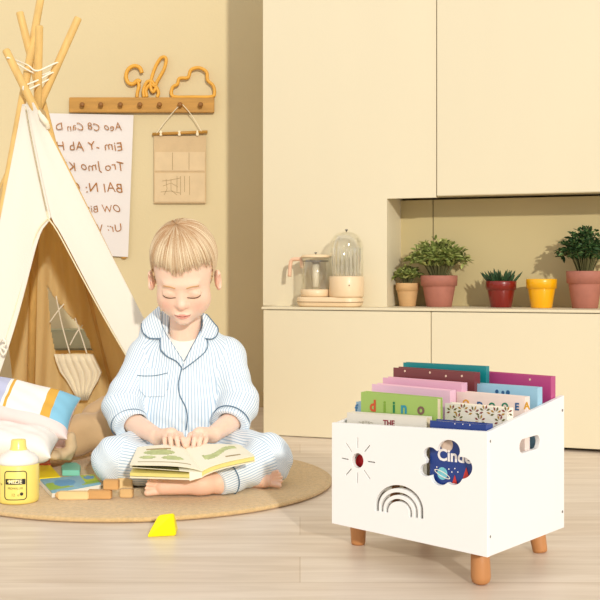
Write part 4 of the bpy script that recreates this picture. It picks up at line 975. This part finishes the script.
def hand(p, W_, kn, mid, tip, th):
    kc = (np.array(kn).sum(0))/4
    a = kn[0]; b = kn[3]
    d = cap(p, W_, (kn[1]+kn[2])/2*.9+W_*.1, .0165, .0150)
    for k in kn: d = smin(d, cap(p, W_*.55+k*.45, k, .0115, .0076), .006)
    for k, m, t in zip(kn, mid, tip):
        f = np.minimum(cap(p, k, m, .0068, .0061), cap(p, m, t, .0061, .0050)); d = smin(d, f, .0012)
    f = np.minimum(cap(p, W_*.62+th[0]*.38, th[0], .012, .0095), cap(p, th[0], th[1], .0092, .0072)); d = smin(d, f, .006)
    return d
def mk(L): return [A(*q) for q in L]
HL = dict(W_=WRL, kn=mk([(165.5, 435.5, 2.625), (170.3, 433.8, 2.615), (175.3, 433.6, 2.612), (180.2, 435.0, 2.617)]),
          mid=mk([(164.8, 439.5, 2.600), (170.5, 438.2, 2.588), (176.6, 438.0, 2.585), (182.6, 439.0, 2.590)]),
          tip=mk([(165.2, 444.8, 2.592), (171.5, 445.8, 2.578), (178.3, 446.0, 2.574), (184.6, 445.2, 2.578)]), th=mk([(170, 441, 2.640), (180, 444.5, 2.625)]))
HR = dict(W_=WRR, kn=mk([(205.5, 435.0, 2.625), (200.5, 433.2, 2.615), (195.6, 433.2, 2.612), (190.8, 435.2, 2.617)]),
          mid=mk([(206.0, 439.5, 2.600), (200.3, 438.6, 2.588), (194.6, 438.6, 2.585), (188.6, 439.6, 2.590)]),
          tip=mk([(203.6, 445.4, 2.588), (198.6, 447.2, 2.573), (193.2, 447.4, 2.571), (187.4, 445.6, 2.580)]), th=mk([(201, 441, 2.640), (192, 444.5, 2.625)]))
FZ = RZ+.0005
KNL, KNR = A(116, 461, 2.67), A(267, 459, 2.68)
HIL, HIR = A(160, 446, 2.88), A(212, 446, 2.88)
ANL = A(248, 479, 2.66); ANR = A(220, 481.5, 2.555)
def foot_front(p):
    d = cap(p, A(224, 480.5, 2.56), A(200, 484, 2.535), .024, .0225)
    d = smin(d, cap(p, A(205, 483.5, 2.535), A(163, 486.5, 2.530), .0235, .0185), .012)
    for i, (x, y, r) in enumerate(((147.0, 493.0, .0068), (146.6, 488.2, .0046), (147.4, 484.4, .0042), (148.8, 481.0, .0039), (151.0, 477.9, .0036))):
        d = smin(d, cap(p, A(160, 491.5-i*2.7, 2.527), A(x, y, 2.518-.002*i), r*1.1, r), .001)
    return d
def foot_back(p):
    d = cap(p, ANL, A(264, 479.5, 2.63), .024, .0195)
    for i, (x, y, r) in enumerate(((279.0, 485.2, .0068), (281.2, 480.9, .0046), (281.2, 477.2, .0042), (279.8, 473.9, .004), (277.5, 471, .0037))):
        d = smin(d, cap(p, A(267, 483-i*2.2, 2.63), A(x, y, 2.618), r*1.1, r*.95), .001)
    return d
def legs_in(p, g=0):
    d = cap(p, HIL, KNL, .062+g, .050+g); d = np.minimum(d, cap(p, HIR, KNR, .062+g, .050+g))
    return d
def body(p):
    q = hl(p); r = np.full(len(p), 9.0)
    d = face(q)*HS
    d = smin(d, neck(p), .016)
    t = torso(p, -.014); d = smin(d, t, .014)
    for (S_, E_, W_) in ((SHL, EBL, WRL), (SHR, EBR, WRR)):
        d = smin(d, cap(p, S_, E_, .027, .025), .01); d = smin(d, cap(p, E_, W_, .0275, .0190), .012)
    d = smin(d, hand(p, **HL), .008); d = smin(d, hand(p, **HR), .008)
    d = smin(d, np.minimum(cap(p, HIL, KNL, .055, .042), cap(p, HIR, KNR, .055, .042)), .01)
    d = smin(d, cap(p, KNL, ANL, .042, .026), .01); d = smin(d, cap(p, KNR, ANR, .042, .028), .01)
    d = smin(d, foot_front(p), .008); d = smin(d, foot_back(p), .008)
    return smax(d, FZ-p[:, 2], .003)
def seg(p, a, b):
    ba = b-a; t = np.clip(((p-a)@ba)/(ba@ba), 0, 1); return t
# -------- skin
vs, fs = nets(body, (-.50, 2.46, .008), (-.03, 3.02, .66), .0020)
q = hl(vs); col = np.tile(np.array(hexc('F6D2BA')), (len(vs), 1))
def blend(mask, c): 
    global col
    m = np.clip(mask, 0, 1)[:, None]; col = col*(1-m)+np.array(c)*m
lx = q[:, 0]; lf = q[:, 1]; lz = q[:, 2]
for s in (-1, 1):
    blend(.34*np.exp(-(((lx-s*.038)/.017)**2+((lz+.050)/.015)**2)*1.0)*(lf > .02), hexc('E88E7A'))
    blend(.35*np.exp(-(((lx-s*.080)/.010)**2+((lz+.028)/.022)**2))*(np.abs(lx) > .068), hexc('DE7F66'))
    blend(.35*np.exp(-(((lx-s*.029)/.014)**2+((lz+.0135)/.006)**2))*(lf > .05), hexc('D59A80'))
blend(.30*np.exp(-((lx/.013)**2+((lz+.047)/.010)**2))*(lf > .07), hexc('E79077'))
lip = ((lx/.0195)**2+((lz+.0744)/(.0074*(1-.25*np.abs(lx)/.02)))**2)
blend(np.clip((1.1-lip)*2.5, 0, .62)*(lf > .07), hexc('D5736A'))
slit = (np.abs(lx) < .0185)*(np.abs(lz-(-.0744-.0014*np.cos(lx/.018*3))) < .0011)*(lf > .07); blend(slit*.75, hexc('8E3F38'))
tips = HL['tip']+HR['tip']
for t in HL['kn']+HR['kn']+HL['mid']+HR['mid']: blend(.22*np.exp(-((vs-t)**2).sum(1)/.008**2), hexc('E08C74'))
for t in tips: blend(.35*np.exp(-((vs-t)**2).sum(1)/.007**2), hexc('E28F78'))
blend(.14*(vs[:, 2] < .075)*(vs[:, 1] < 2.66), hexc('DD9377'))
me = npmesh(vs, fs); set_attr(me, 'skin', col)
SKIN = attr_mat('child_skin', 'skin', None, None, .5, sub=.15)
body_o = link('body', me, SKIN, child, smooth=True)
# eyelashes and brows
mb = MB()
def hsurf(x, z, off=.0008):
    f = .16; 
    for _ in range(60):
        s = float(face(np.array([[x, f, z]]))[0])
        if s < off: break
        f -= max(s*.7, .0003)
    return Vector(hw((x, f, z)))
for s in (-1, 1):
    pts = [hsurf(s*(.0135+i*.0045), -.0228-.0042*math.sin(math.pi*min(1, (i+.3)/7.5))-.000*i) for i in range(8)]
    mb.tube(smooth_path(pts, 3), [.0005]+[.0012]*20+[.0006], 5)
lash = link('eyelashes', mb.me(), mat('lash_brown', hexc('6B4630'), .8), child, smooth=True)
mb = MB()
for s in (-1, 1):
    pts = [hsurf(s*(.013+i*.005), .0005+.0055*math.sin(math.pi*(i+1)/8.5), .0006) for i in range(7)]
    mb.tube(smooth_path(pts, 3), [.0006]+[.0016]*17+[.0005], 6)
link('eyebrows', mb.me(), mat('brow_blond', hexc('C99B6C'), .8), child, smooth=True)
# -------- hair
WHORL = np.array([-.014, -.010, .122])
def hairline(q):
    """>0 where the scalp is covered"""
    x, f, z = q[:, 0], q[:, 1], q[:, 2]
    fr = .060-.012*np.exp(-((x+.004)/.020)**2)-.45*np.maximum(0, np.abs(x)-.050)
    front = z-fr+.0025*np.sin(x*340)
    side = np.where(f < .034, z+.012+np.where(f < -.020, .055, 0)*np.clip((-.020-f)/.02, 0, 1), -1)
    return np.where((f > .028) & (np.abs(x) < .075), front, np.maximum(front, side))
def haircap(p):
    q = hl(p)
    d = ell(q, (0, -.014, .036), (.0805, .0965, .0875))
    d = smin(d, ell(q, (0, .024, -.0), (.0655, .058, .060)), .02)
    v = q-WHORL; ang = np.arctan2(v[:, 0], v[:, 1]+.02); d = d+.0010*np.sin(ang*46+3*np.sin(ang*9))*np.clip(np.linalg.norm(v, axis=1)/.05, 0, 1)
    return smax(d, -hairline(q)*.8, .004)
lo = HC-.13; hi = HC+.15
vs, fs = nets(haircap, lo, hi, .0020)
q = hl(vs); v = q-WHORL; ang = np.arctan2(v[:, 0], v[:, 1]+.02)
k = .5+.3*np.sin(ang*37+2*np.sin(ang*11))+.2*np.sin(ang*83)
hc0, hc1 = np.array(hexc('A8743F')), np.array(hexc('E6CB9A'))
me = npmesh(vs, fs); set_attr(me, 'hair', hc0*(1-k[:, None])+hc1*k[:, None])
HAIRM = attr_mat('blond_hair', 'hair', None, None, .42); hair = link('hair', me, HAIRM, child, smooth=True)
# strands combed from the crown over the cap
def scalp(q, off):
    for _ in range(12):
        w_ = hw(q)[None, :]; q1 = q[None, :]
        d = min(0, 0)+float(smin(ell(q1, (0, -.014, .036), (.0805, .0965, .0875)), ell(q1, (0, .024, -.0), (.0655, .058, .060)), .02)[0])-off
        n = q-np.array([0, -.005, .03]); n /= np.linalg.norm(n); q = q-n*d
        if abs(d) < .0002: break
    return q
mb = MB(); vcol = []
rs = random.Random(11)
for i in range(1300):
    a = rs.uniform(0, 2*math.pi); 
    if rs.random() < .6: a = rs.gauss(0, .9)
    dirv = np.array([math.sin(a), math.cos(a), 0]); r0 = rs.uniform(0, .05); q = WHORL+dirv*r0; off = rs.uniform(.0003, .0022); q = scalp(q, off)
    pts = [q]; sw = rs.uniform(-.15, .5); L = rs.randint(18, 30); lim = .003+.017*rs.random()**1.3
    for s_ in range(L):
        n = q-np.array([0, -.005, .03]); n /= np.linalg.norm(n)
        d = (q-WHORL); d = d/(np.linalg.norm(d)+1e-6)*.0; dv = dirv*.8+np.array([.10*q[0]/.08, 0, -1.0*min(1, s_/7)])+np.array([0, 0, 0]); dv[0] += sw*.3
        dv = dv-n*(dv@n); dv /= np.linalg.norm(dv)+1e-6; q = scalp(q+dv*.0078, off*(1-.5*s_/L)); 
        if float(hairline(q[None, :])[0]) < -lim: break
        pts.append(q)
    if len(pts) < 5: continue
    n0 = len(mb.v); N = len(pts); rad = rs.uniform(.0007, .0013); mb.tube([Vector(hw(x)) for x in pts], [rad*(1-.75*(j/(N-1))**2)*(0.5 if j == 0 else 1) for j in range(N)], 4)
    t = rs.random()**.8
    for j in range(N):
        tt = (.05+.95*t)*min(1, .25+j/8); vcol += [hc0*(1-tt)+np.array(hexc('F6E6C4'))*tt]*4
me = mb.me(); set_attr(me, 'hair', np.array(vcol)); link('strands', me, HAIRM, hair, smooth=True)
# -------- pyjamas
def arm_part(p, S_, E_, C_, r0, r1, r2):
    d = cap(p, S_, E_, r0, r1); d2 = cap(p, E_, C_+(C_-E_)*.5, r1, r2)
    d = smin(d, d2, .012); ax = (C_-E_)/np.linalg.norm(C_-E_)
    return d, (p-C_)@ax
CAXL = CUL-ELL; CAXR = CUR-ELR
VP = [(160, 300), (159.5, 318), (166, 334), (175, 348), (183.5, 361), (192, 346), (200, 330), (204, 316), (203, 300)]
def shirt(p, cut=True):
    d = smin(torso(p, .010), cap(p, NB+np.array([0, .010, -.020]), A(181, 318, 2.90), .056, .0475), .035)
    for a_, b_ in ((A(170, 316, 2.90), A(151, 334, 2.90)), (A(194, 323, 2.90), A(208, 338, 2.90))): d = smin(d, cap(p, a_, b_, .029, .031), .012)
    px = 300+p[:, 0]/p[:, 1]*F; py = HY-(p[:, 2]-CZ)/p[:, 1]*F
    fold = .0028*wob(p, 42, 1.0)+.0022*np.sin(p[:, 2]*150+8*np.sin(p[:, 0]*22))*np.clip((.17-p[:, 2])/.08, 0, 1)
    dl, cl_ = arm_part(p, SHL, ELL, CUL, .044, .046, .042); dr, cr_ = arm_part(p, SHR, ELR, CUR, .044, .047, .045)
    # gather folds on the sleeves
    tl = seg(p, SHL, ELL); tr = seg(p, SHR, ELR)
    dl = dl+.0024*np.sin(((p-ELL)@((ELL-SHL)/np.linalg.norm(ELL-SHL)))*120+p[:, 0]*60)*np.exp(-((tl-.85)/.35)**2)
    dr = dr+.0024*np.sin(((p-ELR)@((ELR-SHR)/np.linalg.norm(ELR-SHR)))*120-p[:, 0]*60)*np.exp(-((tr-.85)/.35)**2)
    dl = np.where(cl_ > -.2, smax(dl, cl_, .004), dl) if cut else dl; dr = smax(dr, cr_, .004) if cut else dr
    d = smin(d, dl, .024); d = smin(d, dr, .024)
    d = d+fold
    # hem
    d = smax(d, .075-p[:, 2]+.01*np.sin(p[:, 0]*60), .006)
    if cut:
        # neck opening
        d = smax(d, -cap(p, hw((0, -.02, -.07)), NB+np.array([0, -.004, .0]), .0395, .043), .004)
        v_ = polysdf(px, py, VP)*2.5e-3; v_ = np.maximum(v_, p[:, 1]-2.875); d = smax(d, -v_, .003)
        d = smax(d, -(np.maximum(cap(p, EBL, WRL, .030, .022), -cl_-.03)), .003); d = smax(d, -(np.maximum(cap(p, EBR, WRR, .030, .022), -cr_-.03)), .003)
        d = smax(d, p[:, 2]-(NB[2]+.068)+.10*(p[:, 0]-X0), .004)
    return d
def stripes_shirt(vs):
    s = vs[:, 0]*1.0
    px0 = X0; ang = np.arctan2(vs[:, 0]-px0, -(vs[:, 1]-2.92)); s = ang*.105
    for (S_, E_, C_) in ((SHL, ELL, CUL), (SHR, ELR, CUR)):
        d1 = cap(vs, S_, E_, .050, .047); d2 = cap(vs, E_, C_+(C_-E_)*.4, .047, .045); dt = torso(vs, .010)
        for (a, b, dd) in ((S_, E_, d1), (E_, C_, d2)):
            ax = (b-a)/np.linalg.norm(b-a); r_ = vs-a; r_ = r_-(r_@ax)[:, None]*ax
            u = np.cross(ax, [0, 1, 0]); u /= np.linalg.norm(u); w_ = np.cross(ax, u)
            an = np.arctan2(r_@u, r_@w_ * -1)*.047 if False else np.arctan2(r_@u, -(r_@w_))*.047
            m = (dd < dt-.004) & (dd <= np.minimum(d1, d2)+1e-9); s = np.where(m, an, s)
    return s
vs, fs = nets(shirt, (-.52, 2.70, .055), (-.08, 3.03, .41), .0022)
me = npmesh(vs, fs); set_attr(me, 'arc', stripes_shirt(vs))
BL0, BL1 = hexc('AFC6DA'), hexc('EAF1F6')
PJ = attr_mat('striped_seersucker', 'arc', BL0, BL1, .85, freq=2*math.pi/.0068, duty=.12, sheen=.1)
sh = link('pyjama_shirt', me, PJ, child, smooth=True)
# undershirt visible in the neckline
def tee(p):
    d = torso(p, -.0005); d = smin(d, 9+0*d, .01)
    return smax(d, p[:, 2]-(.360), .002)
def tee2(p):
    px = 300+p[:, 0]/p[:, 1]*F; py = HY-(p[:, 2]-CZ)/p[:, 1]*F
    d = np.abs(torso(p, .0015))-.0012
    yy = 333+.0*px+9*((px-184)/16)**2*-.6
    return np.maximum(np.maximum(d, (yy-py)*2.4e-3), np.maximum(p[:, 1]-2.9, (py-372)*2.4e-3))
vs, fs = nets(tee2, (-.36, 2.78, .24), (-.20, 2.9, .40), .0016)
link('undershirt', npmesh(vs, fs), mat('undershirt_white', hexc('F4EDE4'), .8, .02, 20), child, smooth=True)
# collar leaves, lapels, pocket as thick shells lying on the shirt
sh_nc = lambda p: shirt(p, False)
def panel(poly, off, th, h=.0015, pad=6, back=False):
    x0, x1 = min(q[0] for q in poly)-pad, max(q[0] for q in poly)+pad; y0, y1 = min(q[1] for q in poly)-pad, max(q[1] for q in poly)+pad
    lo = A(x0, y1, 2.80); hi = A(x1, y0, 2.80); lo[1] = 2.72; hi[1] = 2.90; lo[0] -= .01; hi[0] += .01; lo[2] -= .01; hi[2] += .01
    def fn(p):
        px = 300+p[:, 0]/p[:, 1]*F; py = HY-(p[:, 2]-CZ)/p[:, 1]*F
        return smax(np.abs(sh_nc(p)-off)-th, polysdf(px, py, poly)*2.45e-3, .0015)
    return nets(fn, lo, hi, h)
CL = [(161, 303), (155, 305), (148, 311), (142.5, 319), (141.3, 326), (143.3, 333), (149.5, 338), (159.5, 338.5), (163, 336), (161, 326), (160.5, 312)]
CRr = [(201.5, 312), (206, 314), (212, 319), (217, 325.5), (218.3, 331), (216, 336.5), (211.5, 339), (205.5, 338.5), (200.5, 335), (203, 325), (202.5, 316)]
LPL = [(160, 338.5), (160.3, 349), (168, 357), (176, 361), (181.8, 367.5), (184.5, 361.5), (176, 348), (167, 335), (161.5, 322), (160, 325)]
LPR = [(206.5, 339), (208, 345), (205, 352), (196, 360), (186.5, 367), (183, 369.5), (184.5, 361), (192, 346.5), (200, 330), (202, 334)]
PIPE = mat('slate_piping', hexc('56728A'), .7)
def pipe(pts, off=.0052, r=.0013, parent=None, n=3):
    w_ = [march(sh_nc, x, y, 2.65, off) for x, y in [tuple(v)[:2] for v in smooth_path([Vector((a, b, 0)) for a, b in pts], n)]]
    w_ = [q for q in w_ if q.y < 2.93]
    w_ = [q for k, q in enumerate(w_) if k == 0 or (q-w_[k-1]).length < .03]
    return link('piping', MB().tube(w_, r, 6).me(), PIPE, parent or sh, smooth=True, label='slate blue piping')
for nm, poly, off, pip in (('lapel', LPL, .003, [LPL[0], LPL[1], (163, 353), LPL[2], LPL[3], LPL[4]]), ('lapel', LPR, .003, [LPR[0], LPR[1], LPR[2], LPR[3], LPR[4], LPR[5]]), ('collar', CL, .006, CL[3:8]), ('collar', CRr, .006, CRr[1:8])):
    vs, fs = panel(poly, off, .0018); me = npmesh(vs, fs); set_attr(me, 'arc', (vs[:, 0]+(.35 if nm == 'collar' else .15)*vs[:, 2]*(1 if poly in (CL, LPL) else -1))*1.0)
    link(nm, me, PJ, sh, smooth=True); pipe(pip, off+.0022, .0012 if nm == 'lapel' else .0013)
pipe([(160.8, 322), (166, 334), (175, 348), (183.5, 361.5)], .004, .0009)
pipe([(203, 316), (200, 331), (192, 346), (184.5, 361)], .005, .0009)
pipe([(182, 368), (180, 375), (178.3, 385), (180, 396), (185.5, 407), (187.3, 418), (186, 430)], .0012, .0014, n=5)
PK_ = [(138, 369), (167, 367), (168, 388), (164, 396.5), (146, 397), (138.5, 389)]
vs, fs = panel(PK_, .0018, .0016); me = npmesh(vs, fs); set_attr(me, 'arc', vs[:, 0]*1.0+.003); link('chest_pocket', me, PJ, sh, smooth=True)
pipe([(137.5, 375.5), (145, 376), (156, 375.5), (167.5, 373)], .0036, .0010)
# cuff piping
def cuff_ring(fn, C_, ax, off, back, r=.0014, n=44):
    ax = ax/np.linalg.norm(ax); c = C_-ax*back; u = np.cross(ax, [0, 0, 1.0]); u /= np.linalg.norm(u); w_ = np.cross(ax, u); out = []
    for i in range(n):
        a = 2*math.pi*i/n; d = u*math.cos(a)+w_*math.sin(a); t = .085
        for _ in range(60):
            s = float(fn((c+d*t)[None, :])[0])-off
            if s < .0003: break
            t -= max(s*.7, .0003)
            if t < .02: break
        out.append(Vector(c+d*t))
    return MB().tube(out, r, 6, closed=True).me()
def only_sleeve(E_, S_, C_, r0, r1, r2): return lambda p: arm_part(p, S_, E_, C_, r0, r1, r2)[0]+.0028*wob(p, 42, 1.0)
link('piping', cuff_ring(only_sleeve(ELL, SHL, CUL, .044, .046, .042), CUL, CAXL, .0008, .016), PIPE, sh, smooth=True, label='slate blue piping')
link('piping', cuff_ring(only_sleeve(ELR, SHR, CUR, .044, .047, .045), CUR, CAXR, .0008, .016), PIPE, sh, smooth=True, label='slate blue piping')
# trousers
PCR = A(215, 482.5, 2.548); PCL = A(254, 479, 2.645)
def trousers(p):
    f = .0030*wob(p, 36, 2.3)+.0016*np.sin(p[:, 0]*110+p[:, 2]*90)
    d = np.minimum(9+0*f, ell(p, (X0, 2.91, .080), (.135, .095, .068)))
    d = smin(d, cap(p, HIL, KNL, .064, .0545), .02); d = smin(d, cap(p, HIR, KNR, .064, .0560), .02)
    axr = (PCR-KNR)/np.linalg.norm(PCR-KNR); axl = (PCL-KNL)/np.linalg.norm(PCL-KNL)
    d = smin(d, smax(cap(p, KNL, PCL+axl*.05, .0525, .030), (p-PCL)@axl, .004), .014)
    d = smin(d, smax(cap(p, KNR, PCR+axr*.05, .0530, .030), (p-PCR)@axr, .004), .014)
    d = d+f
    return smax(d, FZ+.001-p[:, 2], .004)
vs, fs = nets(trousers, (-.56, 2.50, .008), (.03, 3.03, .20), .0022)
dA = [cap(vs, HIL, KNL, .064, .0545), cap(vs, HIR, KNR, .064, .056), cap(vs, KNL, PCL, .0525, .036), cap(vs, KNR, PCR, .053, .034)]
best = np.argmin(np.stack(dA), 0); arc = np.zeros(len(vs))
for i, (a, b) in enumerate(((HIL, KNL), (HIR, KNR), (KNL, PCL), (KNR, PCR))):
    ax = (b-a)/np.linalg.norm(b-a); r_ = vs-a; r_ = r_-(r_@ax)[:, None]*ax; u = np.cross(ax, [0, 1, 0]); u /= np.linalg.norm(u); w_ = np.cross(ax, u)
    arc = np.where(best == i, np.arctan2(r_@u, r_@w_)*.050, arc)
me = npmesh(vs, fs); set_attr(me, 'arc', arc); tr_ = link('pyjama_trousers', me, PJ, child, smooth=True)
link('piping', cuff_ring(lambda p: cap(p, KNR, PCR+(PCR-KNR)/np.linalg.norm(PCR-KNR)*.05, .053, .030)+.003*wob(p, 36, 2.3), PCR, PCR-KNR, .0012, .034), PIPE, tr_, smooth=True, label='slate blue piping')
# ================================================================== the open book in the child's hands
GB, GF = A(184.5, 447.5, 2.585), A(202, 471, 2.440)       # gutter, back and front
LB, LF = A(137.5, 447, 2.60), A(129.8, 464.5, 2.455)
RB, RF = A(240, 444.5, 2.60), A(254.5, 455.5, 2.47)
SPF = A(189.5, 481, 2.43); LLF = A(129.8, 467.0, 2.462); LLF2 = A(129.8, 478.5, 2.458); SPB = A(181, 455, 2.585); LLB = A(137, 458, 2.60)
V3 = lambda a: Vector(a)
obk = empty('open_book', V3((GF+GB)/2-np.array([0, 0, .02])), "open illustrated picture book held in the child's hands", 'book')
PGM = mat('page_cream', hexc('F3EDD6'), .7, .02, 20); CVM = mat('cover_pale_yellow', hexc('E9DD8A'), .5, .05, 30); GREENP = mat('print_meadow', hexc('BCC488'), .6, .2, 60); BROWNP = mat('print_brown', hexc('A98F5E'), .6, .2, 60)
def leafsheet(g0, g1, e0, e1, arch_, th, n=20, m=10, art=None):
    """page sheet from the gutter (g0 back, g1 front) to the outer edge; arch_ lifts the middle"""
    vs = []; up = np.array([0, -.35, .94])
    for i in range(n+1):
        u = i/n; l_ = arch_*math.sin(math.pi*min(1, u**.7))*(1-.3*u)
        for j in range(m+1):
            v = j/m; vs.append(V3((g0*(1-u)+e0*u)*(1-v)+(g1*(1-u)+e1*u)*v+up*l_))
    N = len(vs); vs += [v-V3(up)*th for v in vs]; fs = []; ks = []
    flip = (e0[0] > g0[0])
    def q(*f): fs.append(tuple(f[::-1]) if not flip else tuple(f))
    for i in range(n):
        for j in range(m):
            a = i*(m+1)+j; q(a, a+1, a+m+2, a+m+1); ks.append(art(i/n, j/m) if art else 0); q(*[x+N for x in (a, a+m+1, a+m+2, a+1)]); ks.append(0)
    for i in range(n):
        for j in (0, m):
            a = i*(m+1)+j; b = a+m+1; q(*((a, b, b+N, a+N) if j == 0 else (b, a, a+N, b+N))); ks.append(0)
    for j in range(m):
        for i in (0, n):
            a = i*(m+1)+j; b = a+1; q(*((b, a, a+N, b+N) if i == 0 else (a, b, b+N, a+N))); ks.append(0)
    return mesh(vs, fs, mi=ks)
def artL(u, v):
    if v > .75 and .1 < u < .9 and int(v*60) % 5 == 0: return 2
    if (u-.75)**2/.02+(v-.6)**2/.006 < 1: return 1
    if (u-.55)**2/.08+(v-.35)**2/.02 < 1 or (u-.35)**2/.03+(v-.62)**2/.01 < 1: return 1
    if .15 < v < .22 and .3 < u < .8: return 2
    return 0
def artR(u, v):
    if abs(v-.42-.2*math.sin(u*6)) < .10 and .15 < u < .85: return 1
    if abs(v-.75) < .05 and .5 < u < .8: return 2
    return 0
link('page', leafsheet(GB, GF, LB, LF, .008, .0022, n=50, m=30, art=artL), [PGM, GREENP, BROWNP], obk, label='raised left page with a green drawing')
link('page', leafsheet(GB, GF, RB, RF, .007, .0022, n=50, m=30, art=artR), [PGM, GREENP, BROWNP], obk, label='right page with a green drawing')
dn = np.array([0, .003, -1.0])
link('page_block', leafsheet(GB+dn*.003, GF+dn*.003, RB+dn*.0026, RF+dn*.0026, .0068, .0085), CVM, obk)
link('cover', leafsheet(GB+dn*.0125, GF+dn*.0125, RB+dn*.012+np.array([.002, 0, 0]), RF+dn*.012+np.array([.002, 0, 0]), .0065, .002), PGM, obk)
# lower left board and leaf, hanging open below the raised page
link('page', leafsheet(SPB+np.array([.0, 0, .003]), SPF+np.array([0.0, 0, .020]), LLB+np.array([0, 0, .002]), LLF+np.array([0, 0, .0]), .001, .0015, n=30, m=20, art=lambda u, v: 1 if .15 < u < .95 and v > .1 else 0), [PGM, mat('print_olive', hexc('6E6A34'), .6, .3, 60)], obk, label='lower left page with a dark olive picture')
link('cover', leafsheet(SPB+dn*.012, SPF+np.array([0, 0, .005]), LLB+dn*.016, LLF2+np.array([0, 0, .004]), .0, .0035), PGM, obk)
link('page_block', leafsheet(SPB+dn*.004, SPF+np.array([0, 0, .0135]), LLB+dn*.008, LLF2+np.array([0, 0, .0125]), .0, .0075), CVM, obk)
link('spine', MB().add([V3(x) for x in (GF+dn*.003, GF+dn*.014, SPF+np.array([0, 0, .019]), SPF, GB+dn*.003, GB+dn*.014, SPB+np.array([0, 0, .003]), SPB+dn*.012)], [(0, 1, 3, 2), (4, 6, 7, 5), (0, 4, 5, 1), (1, 5, 7, 3), (3, 7, 6, 2), (2, 6, 4, 0)]).me(), PGM, obk)
